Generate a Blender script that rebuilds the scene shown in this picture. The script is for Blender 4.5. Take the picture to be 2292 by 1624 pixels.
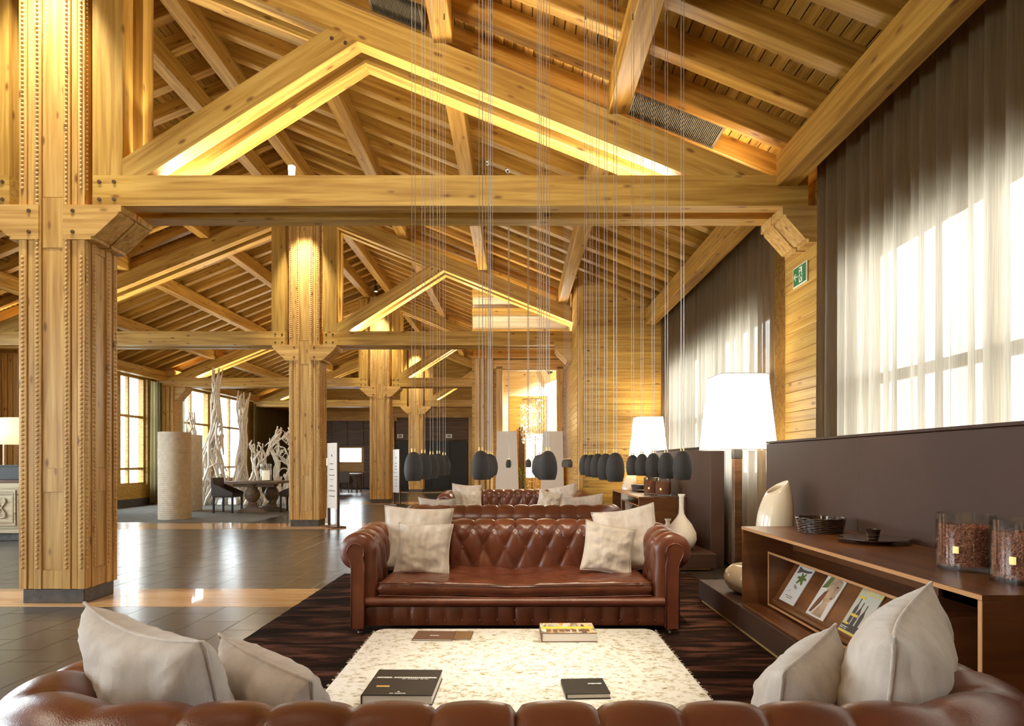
import bpy, bmesh, math, random
from mathutils import Vector, Matrix, noise

for o in list(bpy.data.objects):
    bpy.data.objects.remove(o, do_unlink=True)
SC = bpy.context.scene
COL = SC.collection
R = math.radians
rnd = random.Random(7)

# ------------------------------------------------------------------ camera, world, exposure
cam_d = bpy.data.cameras.new('camera')
cam = bpy.data.objects.new('camera', cam_d)
COL.objects.link(cam)
cam.location = (0.0, 0.0, 1.25)
cam.rotation_euler = (R(90), 0, 0)
cam_d.sensor_width = 36.0
cam_d.lens = 1400.0 / 2292.0 * 36.0
cam_d.shift_x = (1146 - 1155) / 2292.0
cam_d.shift_y = (1033 - 812) / 2292.0
cam_d.clip_end = 400
SC.camera = cam

w = bpy.data.worlds.new('sky')
SC.world = w
w.use_nodes = True
bg = w.node_tree.nodes['Background']
bg.inputs[0].default_value = (0.86, 0.93, 1.0, 1)
bg.inputs[1].default_value = 14.0

SC.view_settings.view_transform = 'Standard'
SC.view_settings.look = 'None'
SC.view_settings.exposure = 0.36
SC.view_settings.gamma = 1.0
SC.view_settings.use_curve_mapping = False
SC.cycles.use_denoising = True
SC.cycles.max_bounces = 8
SC.cycles.diffuse_bounces = 5
SC.cycles.glossy_bounces = 4
SC.cycles.transmission_bounces = 6
SC.cycles.transparent_max_bounces = 12
SC.cycles.sample_clamp_indirect = 6.0
SC.cycles.caustics_reflective = False
SC.cycles.caustics_refractive = False
WARM = (1.0, 0.82, 0.50)
WARM2 = (1.0, 0.87, 0.64)


# light builder; the broad warm fills of the hall are added, without lamp bodies
def light(kind, loc, energy, color=WARM, aim=None, size=0.1, spot=None, blend=0.6, name='lamp_light', shape=None, sy=None):
    ld = bpy.data.lights.new(name, kind)
    ld.energy = energy
    ld.color = color
    if kind == 'AREA':
        ld.size = size
        if sy:
            ld.shape = 'RECTANGLE'
            ld.size_y = sy
    else:
        ld.shadow_soft_size = size
    if kind == 'SPOT':
        ld.spot_size = spot
        ld.spot_blend = blend
    lo = bpy.data.objects.new(name, ld)
    COL.objects.link(lo)
    lo.location = loc
    if aim is not None:
        lo.rotation_euler = Vector(aim).to_track_quat('-Z', 'Y').to_euler()
    return lo


D = [-1.10, 5.50, 12.07, 18.75, 25.5]          # truss front faces along the hall
XR = -4.09                                     # ridge / column row


def zr(x):                                     # underside of the rafters
    return 4.576 - 0.405 * ((x if x >= XR else 2 * XR - x) - 0.9)


for yy, ea, eb in ((1.9, 8, 60), (8.6, 10, 18), (15.4, 36, 34), (22.0, 45, 45)):  # unseen fill points added to brighten the hall, no fixtures
    light('POINT', (-1.6, yy, 3.9), ea, WARM2, size=0.35, name='fill_light')
    light('POINT', (-6.6 if yy > 5 else -4.2, yy, 3.7), eb, WARM2, size=0.35, name='fill_light')
light('POINT', (-1.2, -1.8, 3.4), 45, WARM2, size=0.35, name='fill_light')
light('POINT', (-3.4, 0.9, 3.2), 60, (1.0, 0.92, 0.78), size=0.35, name='fill_light')
light('SPOT', (-1.6, -0.9, 3.5), 600, (1.0, 0.92, 0.76), (0.7, 6.4, -0.05), 0.15, R(54), 0.8, 'truss_fill')  # added fill spot that brightens the truss front, no fixture
light('POINT', (-4.8, -1.8, 3.4), 55, WARM2, size=0.35, name='fill_light')

# ------------------------------------------------------------------ materials
MATS = {}


def new_mat(name):
    m = bpy.data.materials.new(name)
    m.use_nodes = True
    nt = m.node_tree
    b = nt.nodes['Principled BSDF']
    MATS[name] = m
    return m, nt, b


def N(nt, t, **kw):
    n = nt.nodes.new(t)
    for k, v in kw.items():
        setattr(n, k, v)
    return n


def ramp(nt, stops):
    r = N(nt, 'ShaderNodeValToRGB')
    el = r.color_ramp.elements
    while len(el) > 1:
        el.remove(el[-1])
    el[0].position, el[0].color = stops[0][0], (*stops[0][1], 1)
    for p, c in stops[1:]:
        e = el.new(p)
        e.color = (*c, 1)
    return r


def plain(name, col, rough=0.5, metal=0.0, emit=None, es=0.0, coat=0.0, bump=0.0, bscale=60, vary=0.0, vscale=8, sheen=0.0):
    m, nt, b = new_mat(name)
    b.inputs['Base Color'].default_value = (*col, 1)
    b.inputs['Roughness'].default_value = rough
    b.inputs['Metallic'].default_value = metal
    b.inputs['Coat Weight'].default_value = coat
    if sheen:
        b.inputs['Sheen Weight'].default_value = sheen
        b.inputs['Sheen Roughness'].default_value = 0.4
    if emit:
        b.inputs['Emission Color'].default_value = (*emit, 1)
        b.inputs['Emission Strength'].default_value = es
    if bump or vary:
        tc = N(nt, 'ShaderNodeTexCoord')
        nz = N(nt, 'ShaderNodeTexNoise')
        nz.inputs['Scale'].default_value = bscale if bump else vscale
        nz.inputs['Detail'].default_value = 5
        nt.links.new(tc.outputs['Object'], nz.inputs['Vector'])
        if bump:
            bp = N(nt, 'ShaderNodeBump')
            bp.inputs['Strength'].default_value = bump
            bp.inputs['Distance'].default_value = 0.01
            nt.links.new(nz.outputs['Fac'], bp.inputs['Height'])
            nt.links.new(bp.outputs[0], b.inputs['Normal'])
        if vary:
            n2 = N(nt, 'ShaderNodeTexNoise')
            n2.inputs['Scale'].default_value = vscale
            n2.inputs['Detail'].default_value = 6
            nt.links.new(tc.outputs['Object'], n2.inputs['Vector'])
            lo = tuple(c * (1 - vary) for c in col)
            hi = tuple(min(1, c * (1 + vary)) for c in col)
            rp = ramp(nt, [(0.3, lo), (0.7, hi)])
            nt.links.new(n2.outputs['Fac'], rp.inputs[0])
            nt.links.new(rp.outputs[0], b.inputs['Base Color'])
    return m


def wood(name, dark, mid, light_, knot=(0.16, 0.055, 0.015), rough=0.42, fx=1.1, fr=22.0, knots=0.60, coat=0.0, spread=0.16):
    """Grain runs along the local X axis; every object gets its own offset and tone."""
    m, nt, b = new_mat(name)
    L = nt.links.new
    tc = N(nt, 'ShaderNodeTexCoord')
    oi = N(nt, 'ShaderNodeObjectInfo')
    mul = N(nt, 'ShaderNodeVectorMath', operation='SCALE')
    mul.inputs[0].default_value = (37.0, 11.0, 5.0)
    L(oi.outputs['Random'], mul.inputs['Scale'])
    add = N(nt, 'ShaderNodeVectorMath', operation='ADD')
    L(tc.outputs['Object'], add.inputs[0])
    L(mul.outputs[0], add.inputs[1])
    mp = N(nt, 'ShaderNodeMapping')
    mp.inputs['Scale'].default_value = (fx, fr, fr)
    L(add.outputs[0], mp.inputs[0])
    nz = N(nt, 'ShaderNodeTexNoise')
    nz.inputs['Scale'].default_value = 1.0
    nz.inputs['Detail'].default_value = 5
    nz.inputs['Distortion'].default_value = 0.5
    L(mp.outputs[0], nz.inputs['Vector'])
    rp = ramp(nt, [(0.33, dark), (0.5, mid), (0.66, light_)])
    L(nz.outputs['Fac'], rp.inputs[0])
    # knots
    mk = N(nt, 'ShaderNodeMapping')
    mk.inputs['Scale'].default_value = (4.2, 11.0, 11.0)
    L(add.outputs[0], mk.inputs[0])
    vo = N(nt, 'ShaderNodeTexVoronoi')
    vo.inputs['Scale'].default_value = 1.0
    L(mk.outputs[0], vo.inputs['Vector'])
    sep = N(nt, 'ShaderNodeSeparateColor')
    L(vo.outputs['Color'], sep.inputs[0])
    gt = N(nt, 'ShaderNodeMath', operation='GREATER_THAN')
    gt.inputs[1].default_value = knots
    L(sep.outputs[0], gt.inputs[0])
    mr = N(nt, 'ShaderNodeMapRange')
    mr.inputs['From Min'].default_value = 0.09
    mr.inputs['From Max'].default_value = 0.24
    mr.inputs['To Min'].default_value = 0.85
    mr.inputs['To Max'].default_value = 0.0
    L(vo.outputs['Distance'], mr.inputs['Value'])
    km = N(nt, 'ShaderNodeMath', operation='MULTIPLY')
    L(gt.outputs[0], km.inputs[0])
    L(mr.outputs[0], km.inputs[1])
    mx = N(nt, 'ShaderNodeMix', data_type='RGBA')
    L(km.outputs[0], mx.inputs[0])
    L(rp.outputs[0], mx.inputs[6])
    mx.inputs[7].default_value = (*knot, 1)
    # tone per object
    hs = N(nt, 'ShaderNodeHueSaturation')
    tr = N(nt, 'ShaderNodeMapRange')
    tr.inputs['To Min'].default_value = 1 - spread
    tr.inputs['To Max'].default_value = 1 + spread
    L(oi.outputs['Random'], tr.inputs['Value'])
    L(tr.outputs[0], hs.inputs['Value'])
    L(mx.outputs[2], hs.inputs['Color'])
    L(hs.outputs[0], b.inputs['Base Color'])
    b.inputs['Roughness'].default_value = rough
    b.inputs['Coat Weight'].default_value = coat
    bp = N(nt, 'ShaderNodeBump')
    bp.inputs['Strength'].default_value = 0.12
    bp.inputs['Distance'].default_value = 0.01
    L(nz.outputs['Fac'], bp.inputs['Height'])
    L(bp.outputs[0], b.inputs['Normal'])
    return m


M_BEAM = wood('beam_timber', (0.38, 0.205, 0.042), (0.53, 0.32, 0.074), (0.64, 0.42, 0.118))
M_RAFT = wood('rafter_timber', (0.32, 0.155, 0.026), (0.47, 0.255, 0.046), (0.58, 0.345, 0.08))  # redder than the beams: warm bounce light put into the rafter colour
M_PINE = wood('column_pine', (0.43, 0.235, 0.065), (0.59, 0.36, 0.115), (0.71, 0.475, 0.175), spread=0.10)
M_BOARD = wood('ceiling_board', (0.32, 0.155, 0.026), (0.46, 0.25, 0.047), (0.56, 0.335, 0.078), spread=0.24)  # reddened like the rafters, warm bounce light put into the tone
M_WALLB = wood('wall_board', (0.40, 0.205, 0.036), (0.53, 0.31, 0.062), (0.61, 0.39, 0.095), spread=0.10)
M_FLOORW = wood('floor_oak', (0.48, 0.27, 0.115), (0.60, 0.36, 0.165), (0.68, 0.43, 0.21), rough=0.22, knots=0.9, spread=0.08, coat=0.4)
M_WALNUT = wood('console_veneer', (0.115, 0.038, 0.013), (0.17, 0.06, 0.02), (0.23, 0.088, 0.03), rough=0.3, fx=1.4, fr=9, knots=2.0, spread=0.04)
M_EDGE = plain('console_edge', (0.55, 0.28, 0.12), 0.4)
M_DARKW = wood('dark_timber', (0.05, 0.022, 0.01), (0.085, 0.04, 0.018), (0.12, 0.06, 0.028), knots=2.0)
M_GREYW = wood('weathered_timber', (0.14, 0.10, 0.075), (0.22, 0.165, 0.125), (0.30, 0.235, 0.18), knots=0.9)
M_PALEW = wood('pale_carved_timber', (0.42, 0.33, 0.20), (0.54, 0.44, 0.28), (0.62, 0.53, 0.36), knots=0.9)
M_BEAD = plain('pine_bead', (0.68, 0.45, 0.21), 0.4)
M_RECESS = plain('dark_recess', (0.03, 0.015, 0.006), 0.8)
M_SLATE = plain('slate_plinth', (0.075, 0.068, 0.062), 0.45, bump=0.3, bscale=30, vary=0.35, vscale=14)
M_BOLT = plain('iron_bolt', (0.10, 0.06, 0.03), 0.6, 0.3)
M_PANEL = plain('brown_leather_panel', (0.058, 0.025, 0.013), 0.55, bump=0.1, bscale=240, vary=0.12, vscale=2)
M_BLACK = plain('black_paint', (0.015, 0.014, 0.014), 0.5)
M_STEEL = plain('cable_steel', (0.62, 0.60, 0.57), 0.35, 0.6)
M_BRASS = plain('brass_ferrule', (0.85, 0.62, 0.26), 0.3, 0.9)
M_PEND = plain('pendant_shade', (0.052, 0.047, 0.045), 0.7, bump=0.06, bscale=300)
M_BULB = plain('pendant_bulb', (1, 0.9, 0.75), 0.4, emit=(1.0, 0.82, 0.55), es=14)
M_UPL = plain('uplight_lens', (1, 0.9, 0.7), 0.4, emit=(1.0, 0.80, 0.5), es=18)
M_WHITE = plain('white_lacquer', (0.80, 0.77, 0.72), 0.5)
M_CERAM = plain('cream_ceramic', (0.80, 0.68, 0.50), 0.22, coat=0.4, vary=0.05, vscale=5)
M_CERAW = plain('matt_white_ceramic', (0.80, 0.73, 0.64), 0.6)
M_DKCER = plain('brown_glazed_ceramic', (0.035, 0.018, 0.012), 0.14, coat=0.7)
M_PELLET = plain('clay_pellet', (0.42, 0.155, 0.085), 0.75, vary=0.5, vscale=90)
M_GOLD = plain('gold_sticker', (0.9, 0.62, 0.22), 0.3, 0.6)
M_LAMPSH = plain('lampshade_lit', (1, 0.96, 0.88), 0.8, emit=(1.0, 0.90, 0.72), es=2.3)
M_LAMPSH2 = plain('pleated_lampshade_lit', (0.8, 0.75, 0.45), 0.8, emit=(0.9, 0.82, 0.42), es=0.55, vary=0.25, vscale=70)
M_PAPER = plain('paper_block', (0.74, 0.68, 0.60), 0.8)
M_BKBLK = plain('black_cover', (0.012, 0.008, 0.006), 0.5)
M_BKBRN = plain('brown_cover', (0.135, 0.055, 0.026), 0.5)
M_BKOLV = plain('tan_cover', (0.20, 0.105, 0.035), 0.5)
M_INK = plain('white_print', (0.85, 0.82, 0.76), 0.6)
M_INKD = plain('dark_print', (0.10, 0.08, 0.07), 0.7)
M_YEL = plain('yellow_print', (0.85, 0.62, 0.06), 0.5)
M_GREENP = plain('green_print', (0.13, 0.17, 0.035), 0.6)
M_SKINP = plain('beige_print', (0.55, 0.36, 0.22), 0.5, vary=0.5, vscale=9)
M_BRNP = plain('brown_print', (0.20, 0.085, 0.04), 0.5)
M_MAGW = plain('white_cover', (0.78, 0.74, 0.68), 0.35)
M_MAGG = plain('grey_cover', (0.62, 0.60, 0.50), 0.3)
M_SIGN = plain('sign_green', (0.03, 0.20, 0.07), 0.4)
M_SIGNW = plain('sign_white', (0.85, 0.88, 0.80), 0.4)
M_DRIFT = plain('bleached_driftwood', (0.86, 0.80, 0.70), 0.7, bump=0.3, bscale=30, vary=0.12, vscale=6)
M_DRUM = plain('woven_white_drum', (0.66, 0.57, 0.44), 0.7, vary=0.1, vscale=12)
M_RUGG = plain('grey_rug', (0.17, 0.17, 0.155), 0.95, bump=0.5, bscale=200, vary=0.15, vscale=4)
M_CHAIR = plain('dark_leather_chair', (0.05, 0.028, 0.02), 0.5)
M_WAX = plain('candle_wax', (0.9, 0.85, 0.75), 0.6, emit=(1, 0.85, 0.6), es=0.5)
M_GRILLE = plain('vent_metal', (0.16, 0.13, 0.09), 0.45, 0.4)
M_CHROME = plain('chrome', (0.8, 0.8, 0.8), 0.15, 1.0)
M_FROST = plain('white_frosted_bush', (0.75, 0.78, 0.8), 0.7)
M_TREE = plain('cypress_green', (0.035, 0.07, 0.02), 0.8, vary=0.4, vscale=12)
M_GRND = plain('outdoor_ground', (0.42, 0.42, 0.38), 0.9)
M_CRYS = plain('crystal_chain', (0.5, 0.45, 0.36), 0.15, 0.8)
M_SPARK = plain('chandelier_bulb', (1, 0.9, 0.7), 0.4, emit=(1.0, 0.84, 0.55), es=22)
M_CREAMW = wood('cream_panelling', (0.70, 0.60, 0.42), (0.78, 0.69, 0.52), (0.84, 0.77, 0.62), knots=0.8, spread=0.05)
M_ACW = plain('air_unit_white', (0.82, 0.80, 0.74), 0.5)
M_FELT = plain('dark_curtain', (0.05, 0.03, 0.025), 0.9)


def glass_mat(name, tint=(0.97, 0.99, 0.98), refl=0.06):
    m, nt, b = new_mat(name)
    nt.nodes.remove(b)
    out = nt.nodes['Material Output']
    tr = N(nt, 'ShaderNodeBsdfTransparent')
    tr.inputs[0].default_value = (*tint, 1)
    gl = N(nt, 'ShaderNodeBsdfGlossy')
    gl.inputs['Roughness'].default_value = 0.02
    lw = N(nt, 'ShaderNodeLayerWeight')
    lw.inputs['Blend'].default_value = 0.25
    mr = N(nt, 'ShaderNodeMapRange')
    mr.inputs['To Min'].default_value = refl
    mr.inputs['To Max'].default_value = 0.55
    nt.links.new(lw.outputs['Fresnel'], mr.inputs['Value'])
    mx = N(nt, 'ShaderNodeMixShader')
    nt.links.new(mr.outputs[0], mx.inputs[0])
    nt.links.new(tr.outputs[0], mx.inputs[1])
    nt.links.new(gl.outputs[0], mx.inputs[2])
    nt.links.new(mx.outputs[0], out.inputs[0])
    return m


M_PANE = glass_mat('window_glass', refl=0.03)
M_VGLASS = glass_mat('vase_glass', (0.97, 0.985, 0.975), 0.04)


def sheer(name, col, see=0.12, trans=0.55, front=0.35):
    m, nt, b = new_mat(name)
    nt.nodes.remove(b)
    out = nt.nodes['Material Output']
    di = N(nt, 'ShaderNodeBsdfDiffuse')
    tl = N(nt, 'ShaderNodeBsdfTranslucent')
    tp = N(nt, 'ShaderNodeBsdfTransparent')
    tp.inputs[0].default_value = (*(0.5 + 0.5 * c for c in col), 1)
    tc = N(nt, 'ShaderNodeTexCoord')
    mp = N(nt, 'ShaderNodeMapping')
    mp.inputs['Scale'].default_value = (300, 300, 3)
    nz = N(nt, 'ShaderNodeTexNoise')
    nz.inputs['Scale'].default_value = 1.0
    nt.links.new(tc.outputs['Object'], mp.inputs[0])
    nt.links.new(mp.outputs[0], nz.inputs['Vector'])
    rp = ramp(nt, [(0.3, tuple(c * 0.8 for c in col)), (0.7, tuple(min(1, c * 1.15) for c in col))])
    nt.links.new(nz.outputs['Fac'], rp.inputs[0])
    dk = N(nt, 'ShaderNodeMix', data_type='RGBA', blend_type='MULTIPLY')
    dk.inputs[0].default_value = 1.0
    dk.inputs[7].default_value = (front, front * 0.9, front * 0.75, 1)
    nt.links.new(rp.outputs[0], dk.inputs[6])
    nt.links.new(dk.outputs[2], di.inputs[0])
    nt.links.new(rp.outputs[0], tl.inputs[0])
    m1 = N(nt, 'ShaderNodeMixShader')
    m1.inputs[0].default_value = trans
    nt.links.new(di.outputs[0], m1.inputs[1])
    nt.links.new(tl.outputs[0], m1.inputs[2])
    m2 = N(nt, 'ShaderNodeMixShader')
    m2.inputs[0].default_value = see
    nt.links.new(m1.outputs[0], m2.inputs[1])
    nt.links.new(tp.outputs[0], m2.inputs[2])
    nt.links.new(m2.outputs[0], out.inputs[0])
    return m


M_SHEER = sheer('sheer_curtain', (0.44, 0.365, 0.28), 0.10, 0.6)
M_SHEER2 = sheer('olive_curtain', (0.36, 0.30, 0.15), 0.03, 0.5)


def leather():
    m, nt, b = new_mat('oxblood_leather')
    L = nt.links.new
    tc = N(nt, 'ShaderNodeTexCoord')
    n1 = N(nt, 'ShaderNodeTexNoise')
    n1.inputs['Scale'].default_value = 5
    n1.inputs['Detail'].default_value = 6
    L(tc.outputs['Object'], n1.inputs['Vector'])
    rp = ramp(nt, [(0.3, (0.105, 0.028, 0.013)), (0.55, (0.15, 0.043, 0.020)), (0.75, (0.20, 0.062, 0.028))])
    L(n1.outputs['Fac'], rp.inputs[0])
    L(rp.outputs[0], b.inputs['Base Color'])
    b.inputs['Roughness'].default_value = 0.30
    b.inputs['Coat Weight'].default_value = 0.2
    b.inputs['Coat Roughness'].default_value = 0.25
    vo = N(nt, 'ShaderNodeTexVoronoi')
    vo.inputs['Scale'].default_value = 260
    L(tc.outputs['Object'], vo.inputs['Vector'])
    bp = N(nt, 'ShaderNodeBump')
    bp.inputs['Strength'].default_value = 0.12
    bp.inputs['Distance'].default_value = 0.004
    L(vo.outputs['Distance'], bp.inputs['Height'])
    L(bp.outputs[0], b.inputs['Normal'])
    return m


M_LEATHER = leather()


def linen(name, col, col2):
    m, nt, b = new_mat(name)
    L = nt.links.new
    tc = N(nt, 'ShaderNodeTexCoord')
    mp = N(nt, 'ShaderNodeMapping')
    mp.inputs['Scale'].default_value = (26, 26, 3)
    L(tc.outputs['Object'], mp.inputs[0])
    n1 = N(nt, 'ShaderNodeTexNoise')
    n1.inputs['Scale'].default_value = 1.0
    n1.inputs['Detail'].default_value = 6
    L(mp.outputs[0], n1.inputs['Vector'])
    rp = ramp(nt, [(0.3, col2), (0.6, col)])
    L(n1.outputs['Fac'], rp.inputs[0])
    L(rp.outputs[0], b.inputs['Base Color'])
    b.inputs['Roughness'].default_value = 0.75
    b.inputs['Sheen Weight'].default_value = 0.5
    n2 = N(nt, 'ShaderNodeTexNoise')
    n2.inputs['Scale'].default_value = 420
    L(tc.outputs['Object'], n2.inputs['Vector'])
    n3 = N(nt, 'ShaderNodeTexNoise')
    n3.inputs['Scale'].default_value = 9
    n3.inputs['Detail'].default_value = 5
    L(tc.outputs['Object'], n3.inputs['Vector'])
    ad = N(nt, 'ShaderNodeMath', operation='MULTIPLY_ADD')
    ad.inputs[1].default_value = 3.0
    L(n3.outputs['Fac'], ad.inputs[0])
    L(n2.outputs['Fac'], ad.inputs[2])
    bp = N(nt, 'ShaderNodeBump')
    bp.inputs['Strength'].default_value = 0.35
    bp.inputs['Distance'].default_value = 0.006
    L(ad.outputs[0], bp.inputs['Height'])
    L(bp.outputs[0], b.inputs['Normal'])
    # metallic shimmer threads
    n4 = N(nt, 'ShaderNodeTexNoise')
    n4.inputs['Scale'].default_value = 14
    n4.inputs['Detail'].default_value = 8
    L(tc.outputs['Object'], n4.inputs['Vector'])
    mr = N(nt, 'ShaderNodeMapRange')
    mr.inputs['From Min'].default_value = 0.55
    mr.inputs['From Max'].default_value = 0.7
    mr.inputs['To Min'].default_value = 0.0
    mr.inputs['To Max'].default_value = 0.45
    L(n4.outputs['Fac'], mr.inputs['Value'])
    L(mr.outputs[0], b.inputs['Metallic'])
    return m


M_LINEN = linen('shimmer_linen', (0.64, 0.565, 0.495), (0.52, 0.45, 0.385))
M_BRONZE = linen('bronze_velvet', (0.25, 0.16, 0.06), (0.16, 0.10, 0.035))


def hide():
    m, nt, b = new_mat('mottled_hide')
    L = nt.links.new
    tc = N(nt, 'ShaderNodeTexCoord')
    mp = N(nt, 'ShaderNodeMapping')
    mp.inputs['Scale'].default_value = (15.0, 19.0, 15.0)
    L(tc.outputs['Object'], mp.inputs[0])
    n1 = N(nt, 'ShaderNodeTexNoise')
    n1.inputs['Scale'].default_value = 2.0
    n1.inputs['Detail'].default_value = 9
    n1.inputs['Roughness'].default_value = 0.7
    L(mp.outputs[0], n1.inputs['Vector'])
    rp = ramp(nt, [(0.32, (0.17, 0.13, 0.06)), (0.41, (0.52, 0.44, 0.29)), (0.50, (0.80, 0.77, 0.69))])
    L(n1.outputs['Fac'], rp.inputs[0])
    L(rp.outputs[0], b.inputs['Base Color'])
    b.inputs['Roughness'].default_value = 0.45
    bp = N(nt, 'ShaderNodeBump')
    bp.inputs['Strength'].default_value = 0.3
    bp.inputs['Distance'].default_value = 0.01
    L(n1.outputs['Fac'], bp.inputs['Height'])
    L(bp.outputs[0], b.inputs['Normal'])
    return m


M_HIDE = hide()


def tile_mat(name, brick):
    m, nt, b = new_mat(name)
    L = nt.links.new
    tc = N(nt, 'ShaderNodeTexCoord')
    oi = N(nt, 'ShaderNodeObjectInfo')
    n1 = N(nt, 'ShaderNodeTexNoise')
    n1.inputs['Scale'].default_value = 3.0
    n1.inputs['Detail'].default_value = 8
    add = N(nt, 'ShaderNodeVectorMath', operation='ADD')
    L(tc.outputs['Object'], add.inputs[0])
    L(oi.outputs['Random'], add.inputs[1])
    L(add.outputs[0], n1.inputs['Vector'])
    rp = ramp(nt, [(0.3, (0.040, 0.032, 0.026)), (0.5, (0.058, 0.046, 0.037)), (0.75, (0.085, 0.068, 0.055))])
    L(n1.outputs['Fac'], rp.inputs[0])
    hs = N(nt, 'ShaderNodeHueSaturation')
    tr = N(nt, 'ShaderNodeMapRange')
    tr.inputs['To Min'].default_value = 0.82
    tr.inputs['To Max'].default_value = 1.18
    L(oi.outputs['Random'], tr.inputs['Value'])
    L(tr.outputs[0], hs.inputs['Value'])
    L(rp.outputs[0], hs.inputs['Color'])
    col = hs.outputs[0]
    if brick:
        mp = N(nt, 'ShaderNodeMapping')
        mp.inputs['Rotation'].default_value = (0, 0, R(90))
        L(tc.outputs['Object'], mp.inputs[0])
        bk = N(nt, 'ShaderNodeTexBrick')
        bk.inputs['Scale'].default_value = 1.0
        bk.inputs['Brick Width'].default_value = 0.49
        bk.inputs['Row Height'].default_value = 0.337
        bk.inputs['Mortar Size'].default_value = 0.004
        bk.inputs['Color1'].default_value = (1, 1, 1, 1)
        bk.inputs['Color2'].default_value = (0.8, 0.8, 0.8, 1)
        bk.inputs['Mortar'].default_value = (0.5, 0.5, 0.5, 1)
        L(mp.outputs[0], bk.inputs['Vector'])
        mx = N(nt, 'ShaderNodeMix', data_type='RGBA', blend_type='MULTIPLY')
        mx.inputs[0].default_value = 1.0
        L(col, mx.inputs[6])
        L(bk.outputs[0], mx.inputs[7])
        col = mx.outputs[2]
    L(col, b.inputs['Base Color'])
    rr = N(nt, 'ShaderNodeMapRange')
    rr.inputs['To Min'].default_value = 0.24
    rr.inputs['To Max'].default_value = 0.42
    b.inputs['Coat Weight'].default_value = 0.6
    b.inputs['Coat Roughness'].default_value = 0.19
    L(n1.outputs['Fac'], rr.inputs['Value'])
    L(rr.outputs[0], b.inputs['Roughness'])
    bp = N(nt, 'ShaderNodeBump')
    bp.inputs['Strength'].default_value = 0.25
    bp.inputs['Distance'].default_value = 0.006
    L(n1.outputs['Fac'], bp.inputs['Height'])
    L(bp.outputs[0], b.inputs['Normal'])
    return m


M_TILE = tile_mat('slate_tile', False)
M_TILEB = tile_mat('slate_tile_far', True)


def rug_mat():
    m, nt, b = new_mat('brown_shag')
    L = nt.links.new
    tc = N(nt, 'ShaderNodeTexCoord')
    mp = N(nt, 'ShaderNodeMapping')
    mp.inputs['Scale'].default_value = (1.7, 9.0, 1.0)
    L(tc.outputs['Object'], mp.inputs[0])
    n1 = N(nt, 'ShaderNodeTexNoise')
    n1.inputs['Scale'].default_value = 1.0
    n1.inputs['Detail'].default_value = 4
    n1.inputs['Distortion'].default_value = 0.8
    L(mp.outputs[0], n1.inputs['Vector'])
    n2 = N(nt, 'ShaderNodeTexNoise')
    n2.inputs['Scale'].default_value = 220
    L(tc.outputs['Object'], n2.inputs['Vector'])
    ad = N(nt, 'ShaderNodeMath', operation='MULTIPLY_ADD')
    ad.inputs[1].default_value = 0.22
    L(n2.outputs['Fac'], ad.inputs[0])
    L(n1.outputs['Fac'], ad.inputs[2])
    rp = ramp(nt, [(0.46, (0.010, 0.0045, 0.003)), (0.62, (0.028, 0.011, 0.0065)), (0.78, (0.15, 0.058, 0.033))])
    L(ad.outputs[0], rp.inputs[0])
    L(rp.outputs[0], b.inputs['Base Color'])
    b.inputs['Roughness'].default_value = 0.95
    b.inputs['Specular IOR Level'].default_value = 0.1
    bp = N(nt, 'ShaderNodeBump')
    bp.inputs['Strength'].default_value = 0.8
    bp.inputs['Distance'].default_value = 0.02
    L(ad.outputs[0], bp.inputs['Height'])
    L(bp.outputs[0], b.inputs['Normal'])
    return m


M_RUG = rug_mat()


def photo_cover():
    """multi-coloured printed jacket of the thick picture book"""
    m, nt, b = new_mat('picture_jacket')
    L = nt.links.new
    tc = N(nt, 'ShaderNodeTexCoord')
    mp = N(nt, 'ShaderNodeMapping')
    mp.inputs['Scale'].default_value = (55, 16, 5)
    L(tc.outputs['Object'], mp.inputs[0])
    v = N(nt, 'ShaderNodeTexVoronoi')
    v.inputs['Scale'].default_value = 1.0
    L(mp.outputs[0], v.inputs['Vector'])
    rp = ramp(nt, [(0.0, (0.10, 0.05, 0.03)), (0.3, (0.75, 0.72, 0.66)), (0.55, (0.55, 0.22, 0.06)), (0.75, (0.8, 0.62, 0.3)), (1, (0.05, 0.04, 0.05))])
    sp = N(nt, 'ShaderNodeSeparateColor')
    L(v.outputs['Color'], sp.inputs[0])
    L(sp.outputs[0], rp.inputs[0])
    L(rp.outputs[0], b.inputs['Base Color'])
    b.inputs['Roughness'].default_value = 0.3
    return m


M_JACKET = photo_cover()


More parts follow.
